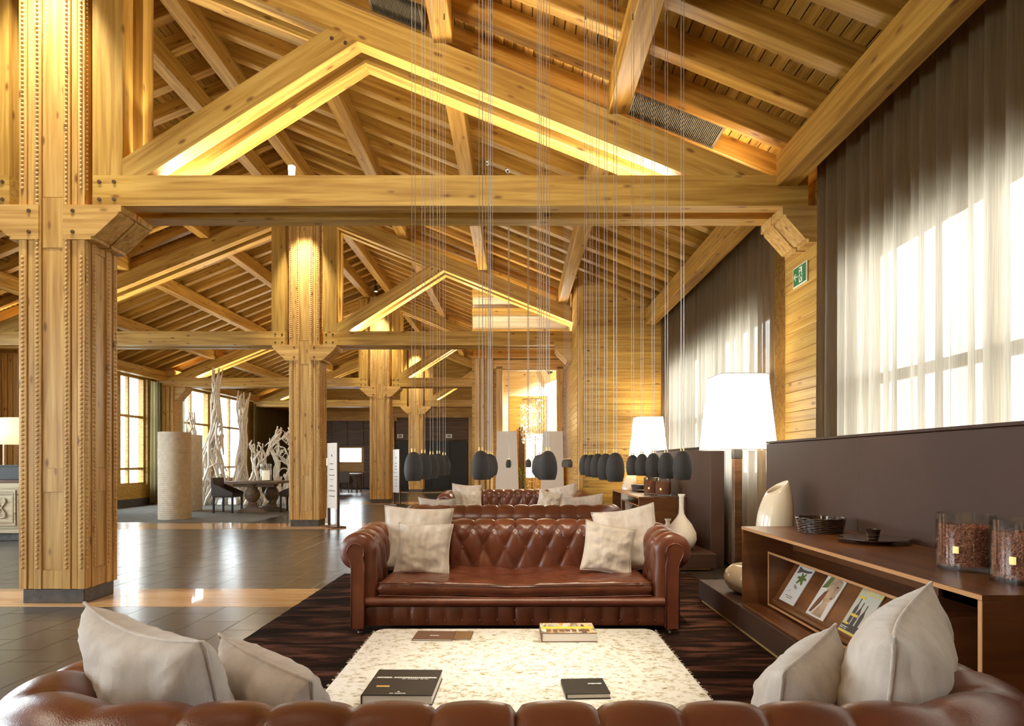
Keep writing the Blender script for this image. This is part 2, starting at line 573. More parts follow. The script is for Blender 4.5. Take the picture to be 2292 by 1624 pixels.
# ------------------------------------------------------------------ mesh helpers
class MB:
    def __init__(s):
        s.v, s.f = [], []

    def add(s, vs, fs):
        n = len(s.v)
        s.v += [tuple(v) for v in vs]
        s.f += [tuple(i + n for i in f) for f in fs]
        return s

    def box(s, x0, x1, y0, y1, z0, z1):
        vs = [(x0, y0, z0), (x1, y0, z0), (x1, y1, z0), (x0, y1, z0), (x0, y0, z1), (x1, y0, z1), (x1, y1, z1), (x0, y1, z1)]
        return s.add(vs, [(3, 2, 1, 0), (4, 5, 6, 7), (0, 1, 5, 4), (1, 2, 6, 5), (2, 3, 7, 6), (3, 0, 4, 7)])

    def cbox(s, x0, x1, y0, y1, z0, z1, c=0.006):
        """box with chamfered edges"""
        c = min(c, (x1 - x0) * 0.45, (y1 - y0) * 0.45, (z1 - z0) * 0.45)
        bm = bmesh.new()
        bmesh.ops.create_cube(bm, size=1.0)
        for v in bm.verts:
            v.co = Vector(((x0 + x1) / 2 + v.co.x * (x1 - x0), (y0 + y1) / 2 + v.co.y * (y1 - y0), (z0 + z1) / 2 + v.co.z * (z1 - z0)))
        bmesh.ops.bevel(bm, geom=list(bm.edges), offset=c, segments=1, affect='EDGES', profile=0.5)
        bm.verts.index_update()
        s.add([v.co[:] for v in bm.verts], [[v.index for v in f.verts] for f in bm.faces])
        bm.free()
        return s

    def lathe(s, prof, seg=24, c=(0, 0, 0), sx=1.0, sy=1.0):
        n = len(prof)
        vs, fs = [], []
        for k in range(seg):
            a = 2 * math.pi * k / seg
            for r, z in prof:
                vs.append((c[0] + r * math.cos(a) * sx, c[1] + r * math.sin(a) * sy, c[2] + z))
        for k in range(seg):
            k2 = (k + 1) % seg
            for i in range(n - 1):
                fs.append((k * n + i, k2 * n + i, k2 * n + i + 1, k * n + i + 1))
        if prof[0][0] > 1e-6:
            fs.append(tuple(k * n for k in reversed(range(seg))))
        if prof[-1][0] > 1e-6:
            fs.append(tuple(k * n + n - 1 for k in range(seg)))
        return s.add(vs, fs)

    def tube(s, pts, rad, seg=6, closed=False):
        pts = [Vector(p) for p in pts]
        n = len(pts)
        vs, fs = [], []
        up = Vector((0.13, 0.21, 0.97))
        for i, p in enumerate(pts):
            a = pts[(i - 1) % n] if closed or i > 0 else pts[i]
            b = pts[(i + 1) % n] if closed or i < n - 1 else pts[i]
            t = (b - a).normalized() if (b - a).length > 1e-9 else Vector((0, 0, 1))
            u = t.cross(up)
            if u.length < 0.05:
                u = t.cross(Vector((1, 0, 0)))
            u.normalize()
            v = t.cross(u)
            r = rad[i] if isinstance(rad, (list, tuple)) else rad
            for k in range(seg):
                an = 2 * math.pi * k / seg
                vs.append(p + (u * math.cos(an) + v * math.sin(an)) * r)
        m = n if closed else n - 1
        for i in range(m):
            j = (i + 1) % n
            for k in range(seg):
                k2 = (k + 1) % seg
                fs.append((i * seg + k, j * seg + k, j * seg + k2, i * seg + k2))
        if not closed:
            fs.append(tuple(range(seg)))
            fs.append(tuple((n - 1) * seg + k for k in reversed(range(seg))))
        return s.add(vs, fs)

    def prism(s, poly, y0, y1):
        """polygon in (x,z) extruded along y"""
        n = len(poly)
        vs = [(x, y0, z) for x, z in poly] + [(x, y1, z) for x, z in poly]
        fs = [tuple(range(n)), tuple(reversed(range(n, 2 * n)))]
        for i in range(n):
            j = (i + 1) % n
            fs.append((i, i + n, j + n, j))
        return s.add(vs, fs)

    def grid(s, nu, nv, fn):
        vs = [fn(i / nu, j / nv) for i in range(nu + 1) for j in range(nv + 1)]
        fs = [(i * (nv + 1) + j, (i + 1) * (nv + 1) + j, (i + 1) * (nv + 1) + j + 1, i * (nv + 1) + j + 1) for i in range(nu) for j in range(nv)]
        return s.add(vs, fs)

    def ball(s, c, r, seg=8, rings=5, sz=1.0):
        prof = [(math.sin(math.pi * i / rings) * r, -math.cos(math.pi * i / rings) * r * sz) for i in range(rings + 1)]
        prof[0] = (0, prof[0][1])
        prof[-1] = (0, prof[-1][1])
        return s.lathe(prof, seg, c)

    def mesh(s, name, mat, smooth=False):
        me = bpy.data.meshes.new(name)
        me.from_pydata(s.v, [], s.f)
        me.validate()
        bm = bmesh.new()
        bm.from_mesh(me)
        bmesh.ops.remove_doubles(bm, verts=bm.verts, dist=1e-6)
        bmesh.ops.recalc_face_normals(bm, faces=bm.faces)
        bm.to_mesh(me)
        bm.free()
        if smooth:
            me.polygons.foreach_set('use_smooth', [True] * len(me.polygons))
            if smooth != 'all':
                me.set_sharp_from_angle(angle=R(smooth if isinstance(smooth, (int, float)) and smooth is not True else 40))
        me.materials.append(mat)
        me.update()
        return me

    def build(s, name, mat, parent=None, smooth=False, loc=None, rot=None):
        return link(name, s.mesh(name, mat, smooth), parent, loc, rot)


def link(name, data, parent=None, loc=None, rot=None, M=None):
    o = bpy.data.objects.new(name, data)
    COL.objects.link(o)
    if parent is not None:
        o.parent = parent
    if M is not None:
        o.matrix_local = M
    if loc is not None:
        o.location = loc
    if rot is not None:
        o.rotation_euler = rot
    return o


def tag(o, label=None, cat=None, group=None, kind=None):
    if label:
        o['label'] = label
    if cat:
        o['category'] = cat
    if group:
        o['group'] = group
    if kind:
        o['kind'] = kind
    return o


def thing(name, label, cat, loc=(0, 0, 0), rotz=0.0, group=None, kind=None):
    o = bpy.data.objects.new(name, None)
    o.empty_display_size = 0.1
    COL.objects.link(o)
    o.location = loc
    o.rotation_euler = (0, 0, rotz)
    return tag(o, label, cat, group, kind)


def dup(o, loc=None, rotz=None, label=None, parent=None):
    c = o.copy()
    COL.objects.link(c)
    if parent is not None:
        c.parent = parent
    for ch in o.children:
        dup(ch, parent=c)
    if loc is not None:
        c.location = loc
    if rotz is not None:
        c.rotation_euler = (0, 0, rotz)
    if label:
        c['label'] = label
    return c


BOXC = {}


def beam(name, p0, p1, w_, h_, mat, parent=None, up=(0, 0, 1), ch=0.006):
    """timber of section w_ x h_ from p0 to p1; local X runs along it. Coordinates are in the parent's frame."""
    p0, p1 = Vector(p0), Vector(p1)
    ln = (p1 - p0).length
    key = (round(ln, 4), round(w_, 4), round(h_, 4), mat.name, ch)
    me = BOXC.get(key)
    if me is None:
        c = min(ch, w_ * 0.3, h_ * 0.3)
        a, b = w_ / 2, h_ / 2
        sec = [(-a + c, -b), (a - c, -b), (a, -b + c), (a, b - c), (a - c, b), (-a + c, b), (-a, b - c), (-a, -b + c)]
        mb = MB()
        vs = [(0, y, z) for y, z in sec] + [(ln, y, z) for y, z in sec]
        fs = [tuple(reversed(range(8))), tuple(range(8, 16))] + [(i, (i + 1) % 8, (i + 1) % 8 + 8, i + 8) for i in range(8)]
        mb.add(vs, fs)
        me = mb.mesh(name, mat)
        BOXC[key] = me
    x = (p1 - p0).normalized()
    u = Vector(up)
    y = u.cross(x)
    if y.length < 1e-4:
        y = Vector((0, 1, 0))
    y.normalize()
    z = x.cross(y)
    M = Matrix((x, y, z)).transposed().to_4x4()
    M.translation = p0
    return link(name, me, parent, M=M)


def prism_beam(name, poly, y0, y1, d, mat, parent=None):
    """polygon (x,z) extruded y0..y1, grain along direction d=(dx,dz) in the xz plane"""
    dx, dz = d
    l = math.hypot(dx, dz)
    dx, dz = dx / l, dz / l
    ox, oz = poly[0]
    loc = [((x - ox) * dx + (z - oz) * dz, -(x - ox) * dz + (z - oz) * dx) for x, z in poly]
    mb = MB().prism(loc, 0, y1 - y0)
    M = Matrix(((dx, 0, -dz, ox), (0, 1, 0, y0), (dz, 0, dx, oz), (0, 0, 0, 1)))
    return link(name, mb.mesh(name, mat), parent, M=M)


def wall(name, axis, pos, th, a0, a1, z0, z1, holes, mat, label, cat='wall'):
    """a flat wall with rectangular openings; axis 'x': plane x=pos (a is y), axis 'y': plane y=pos (a is x)"""
    aa = sorted({a0, a1, *[h[0] for h in holes], *[h[1] for h in holes]})
    zz = sorted({z0, z1, *[h[2] for h in holes], *[h[3] for h in holes]})
    mb = MB()
    for i in range(len(aa) - 1):
        for j in range(len(zz) - 1):
            am, zm = (aa[i] + aa[i + 1]) / 2, (zz[j] + zz[j + 1]) / 2
            if any(h[0] < am < h[1] and h[2] < zm < h[3] for h in holes):
                continue
            if axis == 'x':
                mb.box(pos, pos + th, aa[i], aa[i + 1], zz[j], zz[j + 1])
            else:
                mb.box(aa[i], aa[i + 1], pos, pos + th, zz[j], zz[j + 1])
    o = mb.build(name, mat)
    return tag(o, label, cat, kind='structure')


# ------------------------------------------------------------------ floor
fl = tag(MB().box(-14, 5, -6, 31, -0.12, -0.006).build('floor', M_SLATE), 'dark slate tiled hall floor with oak cross strips', 'floor', kind='structure')
STR = [(5.40, 6.16), (11.62, 12.72), (18.4, 19.5), (25.2, 26.3)]
zones = [(-6, 5.40), (6.16, 11.62), (12.72, 18.4), (19.5, 25.2), (26.3, 31)]


def tile(parent, x0, x1, y0, y1):
    key = ('tile', round(x1 - x0, 3), round(y1 - y0, 3))
    if key not in BOXC:
        a, b = (x1 - x0) / 2, (y1 - y0) / 2
        BOXC[key] = MB().cbox(-a + 0.0015, a - 0.0015, -b + 0.0015, b - 0.0015, -0.012, 0, 0.002).mesh('tile', M_TILE)
    return link('tile', BOXC[key], parent, loc=((x0 + x1) / 2, (y0 + y1) / 2, rnd.uniform(-0.0008, 0.0)))


TW = 0.337
tl = 0.4963
x_lo, x_hi = -6.4, 0.34
for c in range(20):
    xa = x_lo + c * TW
    y = 6.16
    off = tl * 0.5 if c % 2 else 0
    if off:
        tile(fl, xa, xa + TW, y, y + off)
        y += off
    while y < 11.6:
        y2 = min(11.62, y + tl)
        tile(fl, xa, xa + TW, y, y2)
        y = y2
for c in range(10):
    xa = -5.2 + c * TW
    y = 5.40
    off = tl * 0.5 if c % 2 else 0
    ys = 5.40
    if off:
        tile(fl, xa, xa + TW, ys - off, ys)
        ys -= off
    for k in range(4):
        tile(fl, xa, xa + TW, ys - tl, ys)
        ys -= tl
yA = 5.40 - 4 * tl
far = MB()
for (x0, x1, y0, y1) in [(-14, -5.2, -6, 5.40), (-5.2 + 10 * TW, 5, -6, 5.40), (-5.2, -5.2 + 10 * TW, -6, yA - tl * 0.5), (-14, x_lo, 6.16, 11.62),
                         (x_lo + 20 * TW, 5, 6.16, 11.62), (-14, 5, 12.72, 18.4), (-14, 5, 19.5, 25.2), (-14, 5, 26.3, 31)]:
    far.box(x0, x1, y0, y1, -0.012, -0.0005)
for c in range(10):
    if c % 2 == 0:
        far.box(-5.2 + c * TW, -5.2 + (c + 1) * TW, yA - tl * 0.5, yA, -0.012, -0.0005)
tag(far.build('tile_field', M_TILEB, fl), kind='stuff')
for i in range(5):
    y0 = 5.40 + i * 0.152
    xs = -9.0 + (i % 2) * 0.9
    while xs < 2.6:
        beam('plank', (xs, y0 + 0.076, -0.006), (min(xs + 1.8, 2.62) - 0.001, y0 + 0.076, -0.006), 0.151, 0.014, M_FLOORW, fl, ch=0.001)
        xs += 1.8
for (a, b) in STR[1:]:
    beam('wood_strip', (-13, (a + b) / 2, -0.006), (2.6, (a + b) / 2, -0.006), b - a, 0.014, M_FLOORW, fl, ch=0.001)

# ------------------------------------------------------------------ ceiling: boards, rafters, purlins
ce = thing('ceiling', 'pitched timber ceiling of boards, rafters and purlins', 'ceiling', kind='structure')
SL = math.atan(0.405)
cs, sn = math.cos(SL), math.sin(SL)
RH = 0.19
# weather skin above the boards so that no sky leaks in
sk = MB()
for sgn in (1, -1):
    pts = []
    xe = 7.6
    p = [(XR, zr(XR) + 0.32), (XR + sgn * xe, zr(XR + xe) + 0.32), (XR + sgn * xe, zr(XR + xe) + 0.42), (XR, zr(XR) + 0.42)]
    sk.prism(p, -6, 31)
sk.build('roof_deck', M_BOARD, ce)
# rafters (right and left slope)
ra_len = 7.35
ylist = [5.47 - 0.512 * k for k in range(0, 14)] + [5.47 + 0.512 * k for k in range(1, 46)]
for y in ylist:
    zc = zr(XR) + RH / 2 / cs
    beam('rafter', (XR + 0.02, y, zc), (XR + 7.05, y, zc - 7.03 * 0.405), 0.13, RH, M_RAFT, ce)
    beam('rafter', (XR - 0.02, y, zc), (XR - 7.05, y, zc - 7.03 * 0.405), 0.13, RH, M_RAFT, ce)
BW = 0.0925


def boards(sgn, y0, y1, x0, x1, solid):
    """boards along y above the rafters between x0..x1 (distance from the ridge)"""
    mb = MB()
    n = int((x1 - x0) / BW)
    for i in range(n):
        xm = XR + sgn * (x0 + (i + 0.5) * BW)
        zm = zr(xm) + (RH + 0.011) / cs
        if solid:
            up = (sgn * sn, 0, cs)
            beam('board', (xm, y0, zm), (xm, y1, zm), BW / cs - 0.007, 0.02, M_BOARD, ce, up=up, ch=0.004)
        else:
            a = BW / 2 - 0.002
            mb.box(xm - a, xm + a, y0, y1, zm - 0.01, zm + 0.01)
    if not solid:
        tag(mb.build('board_field', M_BOARD, ce), kind='stuff')


boards(1, -1.5, 5.73, 2.2, 7.1, True)
boards(1, 5.73, 12.3, 0.0, 7.1, True)
boards(1, -6, -1.5, 0.0, 7.1, False)
boards(1, -1.5, 5.73, 0.0, 2.2, False)
boards(1, 12.3, 31, 0.0, 7.1, False)
boards(-1, -6, 5.73, 0.0, 7.1, False)
boards(-1, 5.73, 12.3, 0.0, 2.2, True)
boards(-1, 5.73, 12.3, 2.2, 7.1, False)
boards(-1, 12.3, 31, 0.0, 7.1, False)
PX = [-3.72, -2.18, -0.64, 0.90]
spans = [(-6, D[1]), (D[1] + 0.47, D[2]), (D[2] + 0.47, D[3]), (D[3] + 0.47, D[4]), (D[4] + 0.47, 30.5)]
for (a, b) in spans:
    for x in PX:
        for sx in (1, -1):
            xx = x if sx == 1 else 2 * XR - x
            zc = zr(x) - 0.135
            beam('purlin', (xx, a, zc), (xx, b, zc), 0.18, 0.27, M_RAFT, ce, ch=0.008)
    for sx in (1, -1):
        xx = 2.385 if sx == 1 else 2 * XR - 2.385
        b2 = min(b, 11.04) if sx == 1 else b
        if b2 > a:
            beam('wall_purlin', (xx, a, 3.81), (xx, b2, 3.81), 0.19, 0.273, M_RAFT, ce, ch=0.01)

# ------------------------------------------------------------------ trusses
FR = [(0.0, 0.15), (0.30, 0.47)]


def zt(x):
    return 4.671 - 0.405 * x


def mirror(poly):
    return [(2 * XR - x, z) for x, z in reversed(poly)]


def bolts(parent, xs, zs, y):
    me = BOXC.get('bolt')
    if me is None:
        me = MB().lathe([(0, -0.004), (0.017, -0.004), (0.017, 0.004), (0, 0.006)], 10).mesh('bolt', M_BOLT, True)
        BOXC['bolt'] = me
    for x in xs:
        for z in zs:
            o = link('bolt', me, parent)
            o.matrix_world = Matrix.Translation((x, y, z)) @ Matrix.Rotation(R(90), 4, 'X')


def uplight(parent, x, y, z):
    h = MB().cbox(-0.05, 0.05, -0.04, 0.04, 0, 0.03, 0.004).build('uplight', M_BLACK, parent, loc=(x, y, z))
    MB().cbox(-0.038, 0.038, -0.03, 0.03, 0.03, 0.036, 0.002).build('lens', M_UPL, h)


LED = 66


def truss(k, label, power=1.0):
    y = D[k]
    t = thing('roof_truss', label, 'roof truss', (0, y, 0), kind='structure')
    for (a, b) in FR:
        tb = prism_beam('tie_beam', [(-3.724, 3.50), (2.57, 3.50), (2.57, 3.768), (-3.724, 3.768)], a, b, (1, 0), M_BEAM, t)
        tl_ = prism_beam('tie_beam', [(-10.7, 3.50), (-4.456, 3.50), (-4.456, 3.768), (-10.7, 3.768)], a, b, (1, 0), M_BEAM, t)
        po = prism_beam('post', [(-3.724, 3.768), (-3.46, 3.768), (-3.46, 6.12), (-3.724, 6.12)], a, b, (0, 1), M_BEAM, t)
        prism_beam('post', mirror([(-3.724, 3.768), (-3.46, 3.768), (-3.46, 6.12), (-3.724, 6.12)]), a, b, (0, 1), M_BEAM, t)
        ch = [(1.513, 3.768), (2.23, 3.768), (-3.46, 6.072), (-3.46, 5.782)]
        prism_beam('principal_rafter', ch, a, b, (1, -0.405), M_BEAM, t)
        prism_beam('principal_rafter', mirror(ch), a, b, (1, 0.405), M_BEAM, t)
        br = [(-3.46, 3.768), (-3.25, 3.768), (-1.396, 4.946), (-1.663, 5.055), (-3.46, 3.914)]
        prism_beam('brace', br, a, b, (1, 0.635), M_BEAM, t)
        if a == 0.0 and k <= 3:
            bpy.context.view_layer.update()
            for (bx, bz) in ((-1.62, 4.97), (-1.50, 4.93)):
                bolts(t, (bx,), (bz,), y - 0.003)
            bolts(tb, (-3.665, -3.535), (3.555, 3.71), y - 0.003)
            bolts(tl_, (-4.515, -4.645), (3.555, 3.71), y - 0.003)
    # linear lamps lying on the tie beams between the twin timbers
    yc = y + 0.225
    for (xa, xb) in ((-3.40, 2.05), (-10.2, -4.78)):
        ch_ = MB().box(xa, xb, 0.19, 0.26, 3.735, 3.764).build('lamp_channel', M_BLACK, t)
        MB().box(xa + 0.02, xb - 0.02, 0.20, 0.25, 3.764, 3.768).build('lens', M_UPL, ch_)
        light('AREA', ((xa + xb) / 2, yc, 3.775), LED * power * (1.0 if xa > XR else 0.55), (1.0, 0.87, 0.64), (0, 0, 1), xb - xa, name='truss_line_light', sy=0.05)
    for sx in (1, -1):
        xx = -3.36 if sx == 1 else 2 * XR + 3.36
        light('SPOT', (xx, yc, 4.25), 26 * power, WARM, (0.05 * sx, 0, 1), 0.03, R(70), 0.7, 'post_light')
    return t


truss(1, 'nearest twin timber roof truss above the seating, beside the near column')
truss(2, 'second twin timber roof truss down the hall, ending at the far plank wall', 1.2)
truss(3, 'third twin timber roof truss, seen beyond the second column', 1.2)
truss(4, 'furthest twin timber roof truss, above the dark doors', 1.0)


# ------------------------------------------------------------------ columns
CW, CD = 0.585, 0.45


def column(k, label):
    y0 = D[k] + 0.01
    t = thing('timber_column', label, 'column', (XR, y0 + CD / 2, 0), group=None, kind='thing')
    hw, hd = CW / 2, CD / 2
    top = 6.2
    MB().box(-hw + 0.025, hw - 0.025, -hd + 0.025, hd - 0.025, 0.13, top).build('core', M_PINE, t)
    pl = MB().cbox(-hw + 0.02, hw - 0.02, -hd + 0.02, hd - 0.02, 0.0, 0.13, 0.006)
    pl.build('plinth', M_SLATE, t)
    # faces: (origin, along, outward, width)
    faces = [((-hw, -hd), (1, 0), (0, -1), CW), ((hw, -hd), (0, 1), (1, 0), CD), ((-hw, -hd), (0, 1), (-1, 0), CD)]
    for (ox, oy), (ax, ay), (nx, ny), wd in faces:
        def P(a, n, z):
            return (ox + ax * a * wd + nx * n, oy + ay * a * wd + ny * n, z)

        up = (nx, ny, 0)
        strips = [(0.0, 0.115), (0.13, 0.215), (0.225, 0.335), (0.665, 0.775), (0.785, 0.87), (0.885, 1.0)]
        for a, b in strips:
            wS = (b - a) * wd
            th = 0.024 if (b - a) > 0.1 else 0.014
            beam('strip', P((a + b) / 2, -0.025 + th / 2, 0.13), P((a + b) / 2, -0.025 + th / 2, top), wS, th, M_PINE, t, up=up, ch=0.003)
        for z0, z1, dp in [(0.13, 0.29, -0.012), (0.30, 0.98, -0.018), (0.985, 1.19, -0.014), (1.195, 3.13, -0.018), (3.14, 3.58, -0.014), (3.59, top, -0.018)]:
            beam('panel', P(0.5, dp - 0.006, z0), P(0.5, dp - 0.006, z1), 0.315 * wd, 0.012, M_PINE, t, up=up, ch=0.002)
        for a in (0.0575, 0.28, 0.72, 0.9425):
            mb = MB()
            ranges = [(0.30, 3.10), (3.64, 5.9)] if a in (0.0575, 0.9425) else [(0.30, 5.9)]
            for (q0, q1) in ranges:
                n = int((q1 - q0) / 0.039)
                for i in range(n):
                    mb.ball(P(a, 0.001, q0 + (i + 0.5) * 0.039), 0.0135, 6, 4, 1.15)
            key = ('bead', round(ox, 3), round(ax), round(nx), a)
            me = BOXC.get(key)
            if me is None:
                me = mb.mesh('bead_moulding', M_BEAD, 'all')
                BOXC[key] = me
            tag(link('bead_moulding', me, t), kind='stuff')
    # capital: two corbel boards per side
    for s in (1, -1):
        for (a, b) in ((-hd - 0.012, -0.01), (0.01, hd + 0.012)):
            prof = [(-0.185, 3.205), (0.06, 3.205), (0.06, 3.235), (0.09, 3.235), (0.30, 3.43), (0.30, 3.448), (0.325, 3.448), (0.325, 3.51), (-0.185, 3.51)]
            pts = [(s * (hw + n), z) for n, z in prof]
            if s < 0:
                pts = pts[::-1]
            cb = MB().prism(pts, a, b)
            # the boards leave the central face free: cut by keeping them outside the panel
            c = cb.build('corbel', M_PINE, t)
            for e0, e1, z0, z1 in ((0.055, 0.078, 3.206, 3.236), (0.295, 0.328, 3.45, 3.508)):
                q = MB().box(min(s * (hw + e0), s * (hw + e1)), max(s * (hw + e0), s * (hw + e1)), a + 0.008, b - 0.008, z0, z1)
                q.build('fillet', M_PINE, c)
            if a < 0:
                bpy.context.view_layer.update()
                bolts(c, [t.location.x + s * (hw - 0.10)], (3.27, 3.455), t.location.y + a - 0.003)
    # downlight fixed under the ridge in front of the column
    can = MB().lathe([(0, 0), (0.05, 0), (0.05, 0.16), (0, 0.16)], 16).build('downlight', M_BLACK, t, 35, loc=(0, -hd - 0.50, 6.22))
    MB().lathe([(0, -0.002), (0.04, -0.002), (0.04, 0.0), (0, 0.0)], 14).build('lens', M_UPL, can)
    MB().tube([(0, 0, 0.16), (0, 0, 0.42)], 0.012, 6).build('stem', M_BLACK, can)
    light('SPOT', (XR, y0 - 0.50, 6.19), 620, (1.0, 0.88, 0.64), (0, 0.40, -1.45), 0.04, R(50), 0.9, 'column_light')
    return t


column(1, 'nearest carved timber column, tall beside the left of the rug')
column(2, 'second carved timber column, with the tall sign beside it')
column(3, 'third carved timber column, between the dark nook and the dark doors')
column(4, 'furthest carved timber column, in front of the dark double doors')

# ------------------------------------------------------------------ side walls
# right wall: glazed bays behind curtains
wall('wall_right', 'x', 2.72, 0.25, -6, 13.5, 0, 4.3, [(-4.5, -1.4, 1.05, 2.95), (-0.4, 5.1, 1.05, 2.95), (6.7, 10.6, 1.05, 2.95)], M_WALLB, 'plank wall of the hall with tall curtained windows')
# left wall
lh = []
for (a, b) in ((-5, -1.5), (0.2, 5.0), (6.6, 11.6), (15.2, 16.95), (17.2, 18.45), (19.9, 22.3), (22.7, 25.2)):
    lh.append((a, b, 0.58, 3.72))
wall('wall_left', 'x', -11.15, 0.28, -6, 31, 0, 4.3, lh, M_WALLB, 'timber wall on the window side with tall windows')
tag(MB().box(-10.87, -10.85, -6, 31, 0, 0.2).build('baseboard_left', M_SLATE), 'dark stone skirting along the window wall', 'baseboard', kind='structure')


def window(n, x, y0, y1, z0, z1, vs, hs, label, mat=M_BEAM, th=0.07):
    t = thing('window_%d' % n, label, 'window', (x, (y0 + y1) / 2, z0), kind='structure')
    oy = (y0 + y1) / 2
    f = MB()
    d = 0.05
    h = z1 - z0
    a, b = y0 - oy, y1 - oy
    f.box(-d, d, a, a + th, 0, h).box(-d, d, b - th, b, 0, h).box(-d, d, a + th, b - th, 0, th).box(-d, d, a + th, b - th, h - th, h)
    f.build('frame', mat, t)
    ys = [a + th] + [a + (b - a) * v for v in vs] + [b - th]
    zs = [th] + [zz - z0 for zz in hs] + [h - th]
    for v in ys[1:-1]:
        MB().box(-d * 0.8, d * 0.8, v - th / 2, v + th / 2, th, h - th).build('mullion', mat, t)
    for zz in zs[1:-1]:
        MB().box(-d * 0.7, d * 0.7, a + th, b - th, zz - th / 2, zz + th / 2).build('transom', mat, t)
    for i in range(len(ys) - 1):
        for j in range(len(zs) - 1):
            MB().box(-0.004, 0.004, ys[i], ys[i + 1], zs[j], zs[j + 1]).build('pane', M_PANE, t)
    return t


wn = 1
for (a, b, z0, z1) in lh:
    lab = 'window_label'
    window(wn, -11.0, a, b, z0, z1, [0.5] if b - a > 1.5 else [0.4], [1.05, 2.55],
           'tall timber window number %d from the near end of the window wall' % wn)
    wn += 1
window(wn, 2.85, -0.4, 5.1, 1.05, 2.95, [0.25, 0.5, 0.75], [1.9], 'window behind the nearest sheer curtain')
window(wn + 1, 2.85, 6.7, 10.6, 1.05, 2.95, [0.33, 0.66], [1.9], 'window behind the second sheer curtain')
window(wn + 2, 2.85, -4.5, -1.4, 1.05, 2.95, [0.5], [1.9], 'window in the bay behind the near sofa')
wn += 3

# plank pier between the two curtains, each plank its own piece
pier = thing('trim_1', 'golden plank pier between the two sheer curtains', 'wall cladding', (2.66, 5.8, 0), kind='structure')
z = 0.0
while z < 3.9:
    beam('plank', (0.02, -0.36, z + 0.048), (0.02, 0.38, z + 0.048), 0.04, 0.094, M_WALLB, pier, ch=0.004)
    z += 0.096
MB().box(0.03, 0.055, -0.37, 0.39, 0, 3.9).build('backing', M_RECESS, pier)
# corbel on the right wall under the first truss
cb = thing('wall_corbel', 'stepped timber corbel under the right end of the nearest truss', 'corbel', (2.71, D[1] + 0.235, 0), kind='structure')
for (a, b) in ((-0.245, -0.012), (0.012, 0.245)):
    prof = [(0.0, 3.18), (-0.14, 3.18), (-0.14, 3.21), (-0.17, 3.21), (-0.34, 3.40), (-0.34, 3.42), (-0.37, 3.42), (-0.37, 3.498), (0.0, 3.498)]
    c = MB().prism(prof[::-1], a, b).build('corbel_board', M_PINE, cb)
    if a < 0:
        bpy.context.view_layer.update()
        bolts(c, [2.655], (3.25, 3.44), cb.location.y + a - 0.003)

# far plank wall that narrows the hall
fw = thing('wall_far_right', 'golden plank wall at the end of the seating area', 'wall', (0, 11.05, 0), kind='structure')
z = 0.0
while z < 4.75:
    beam('plank', (1.10, 0.02, z + 0.057), (2.72, 0.02, z + 0.057), 0.04, 0.112, M_WALLB, fw, ch=0.004)
    z += 0.114
MB().box(1.10, 2.72, 0.03, 0.20, 0, 4.75).build('backing', M_RECESS, fw)
beam('corner_post', (1.14, 0.0, 0), (1.14, 0.0, 4.7), 0.09, 0.06, M_PINE, fw, up=(0, -1, 0))
fs = thing('wall_far_side', 'pale plank return wall beside the tall doorway', 'wall', (1.10, 0, 0), kind='structure')
z = 0.0
while z < 4.75:
    beam('plank', (0.0, 11.07, z + 0.057), (0.0, 13.5, z + 0.057), 0.04, 0.112, M_WALLB, fs, ch=0.004)
    z += 0.114
MB().box(0.01, 0.1, 11.08, 13.5, 0, 4.75).build('backing', M_RECESS, fs)
cb2 = thing('wall_corbel', 'stepped timber corbel under the second truss beside the tall doorway', 'corbel', (1.08, D[2] + 0.235, 0), kind='structure')
for (a, b) in ((-0.245, -0.012), (0.012, 0.245)):
    prof = [(0.0, 3.16), (-0.06, 3.16), (-0.06, 3.19), (-0.09, 3.19), (-0.28, 3.38), (-0.28, 3.40), (-0.31, 3.40), (-0.31, 3.498), (0.0, 3.498)]
    MB().prism(prof[::-1], a, b).build('corbel_board', M_PINE, cb2)

# doorway wall
DY = 13.5
wall('wall_doorway', 'y', DY, 0.2, -0.95, 2.72, 0, 5.6, [(-0.29, 0.88, 0, 3.23)], M_WALLB, 'plank wall with the tall doorway to the next room')
dc = thing('door_1', 'tall pine doorway casing framing the chandelier room', 'doorway', (0, DY, 0), kind='structure')
beam('jamb', (-0.36, -0.03, 0), (-0.36, -0.03, 3.3), 0.14, 0.06, M_PINE, dc, up=(0, -1, 0))
beam('jamb', (0.95, -0.03, 0), (0.95, -0.03, 3.3), 0.14, 0.06, M_PINE, dc, up=(0, -1, 0))
beam('head', (-0.5, -0.03, 3.34), (1.09, -0.03, 3.34), 0.06, 0.20, M_PINE, dc)
for x in (-0.52, -0.60, -0.72, -0.84):
    beam('pilaster_strip', (x, -0.05, 0), (x, -0.05, 3.9), 0.06 if x > -0.7 else 0.09, 0.07, M_PINE, dc, up=(0, -1, 0))
beam('cornice', (-0.92, -0.05, 3.6), (1.09, -0.05, 3.6), 0.08, 0.28, M_PINE, dc)

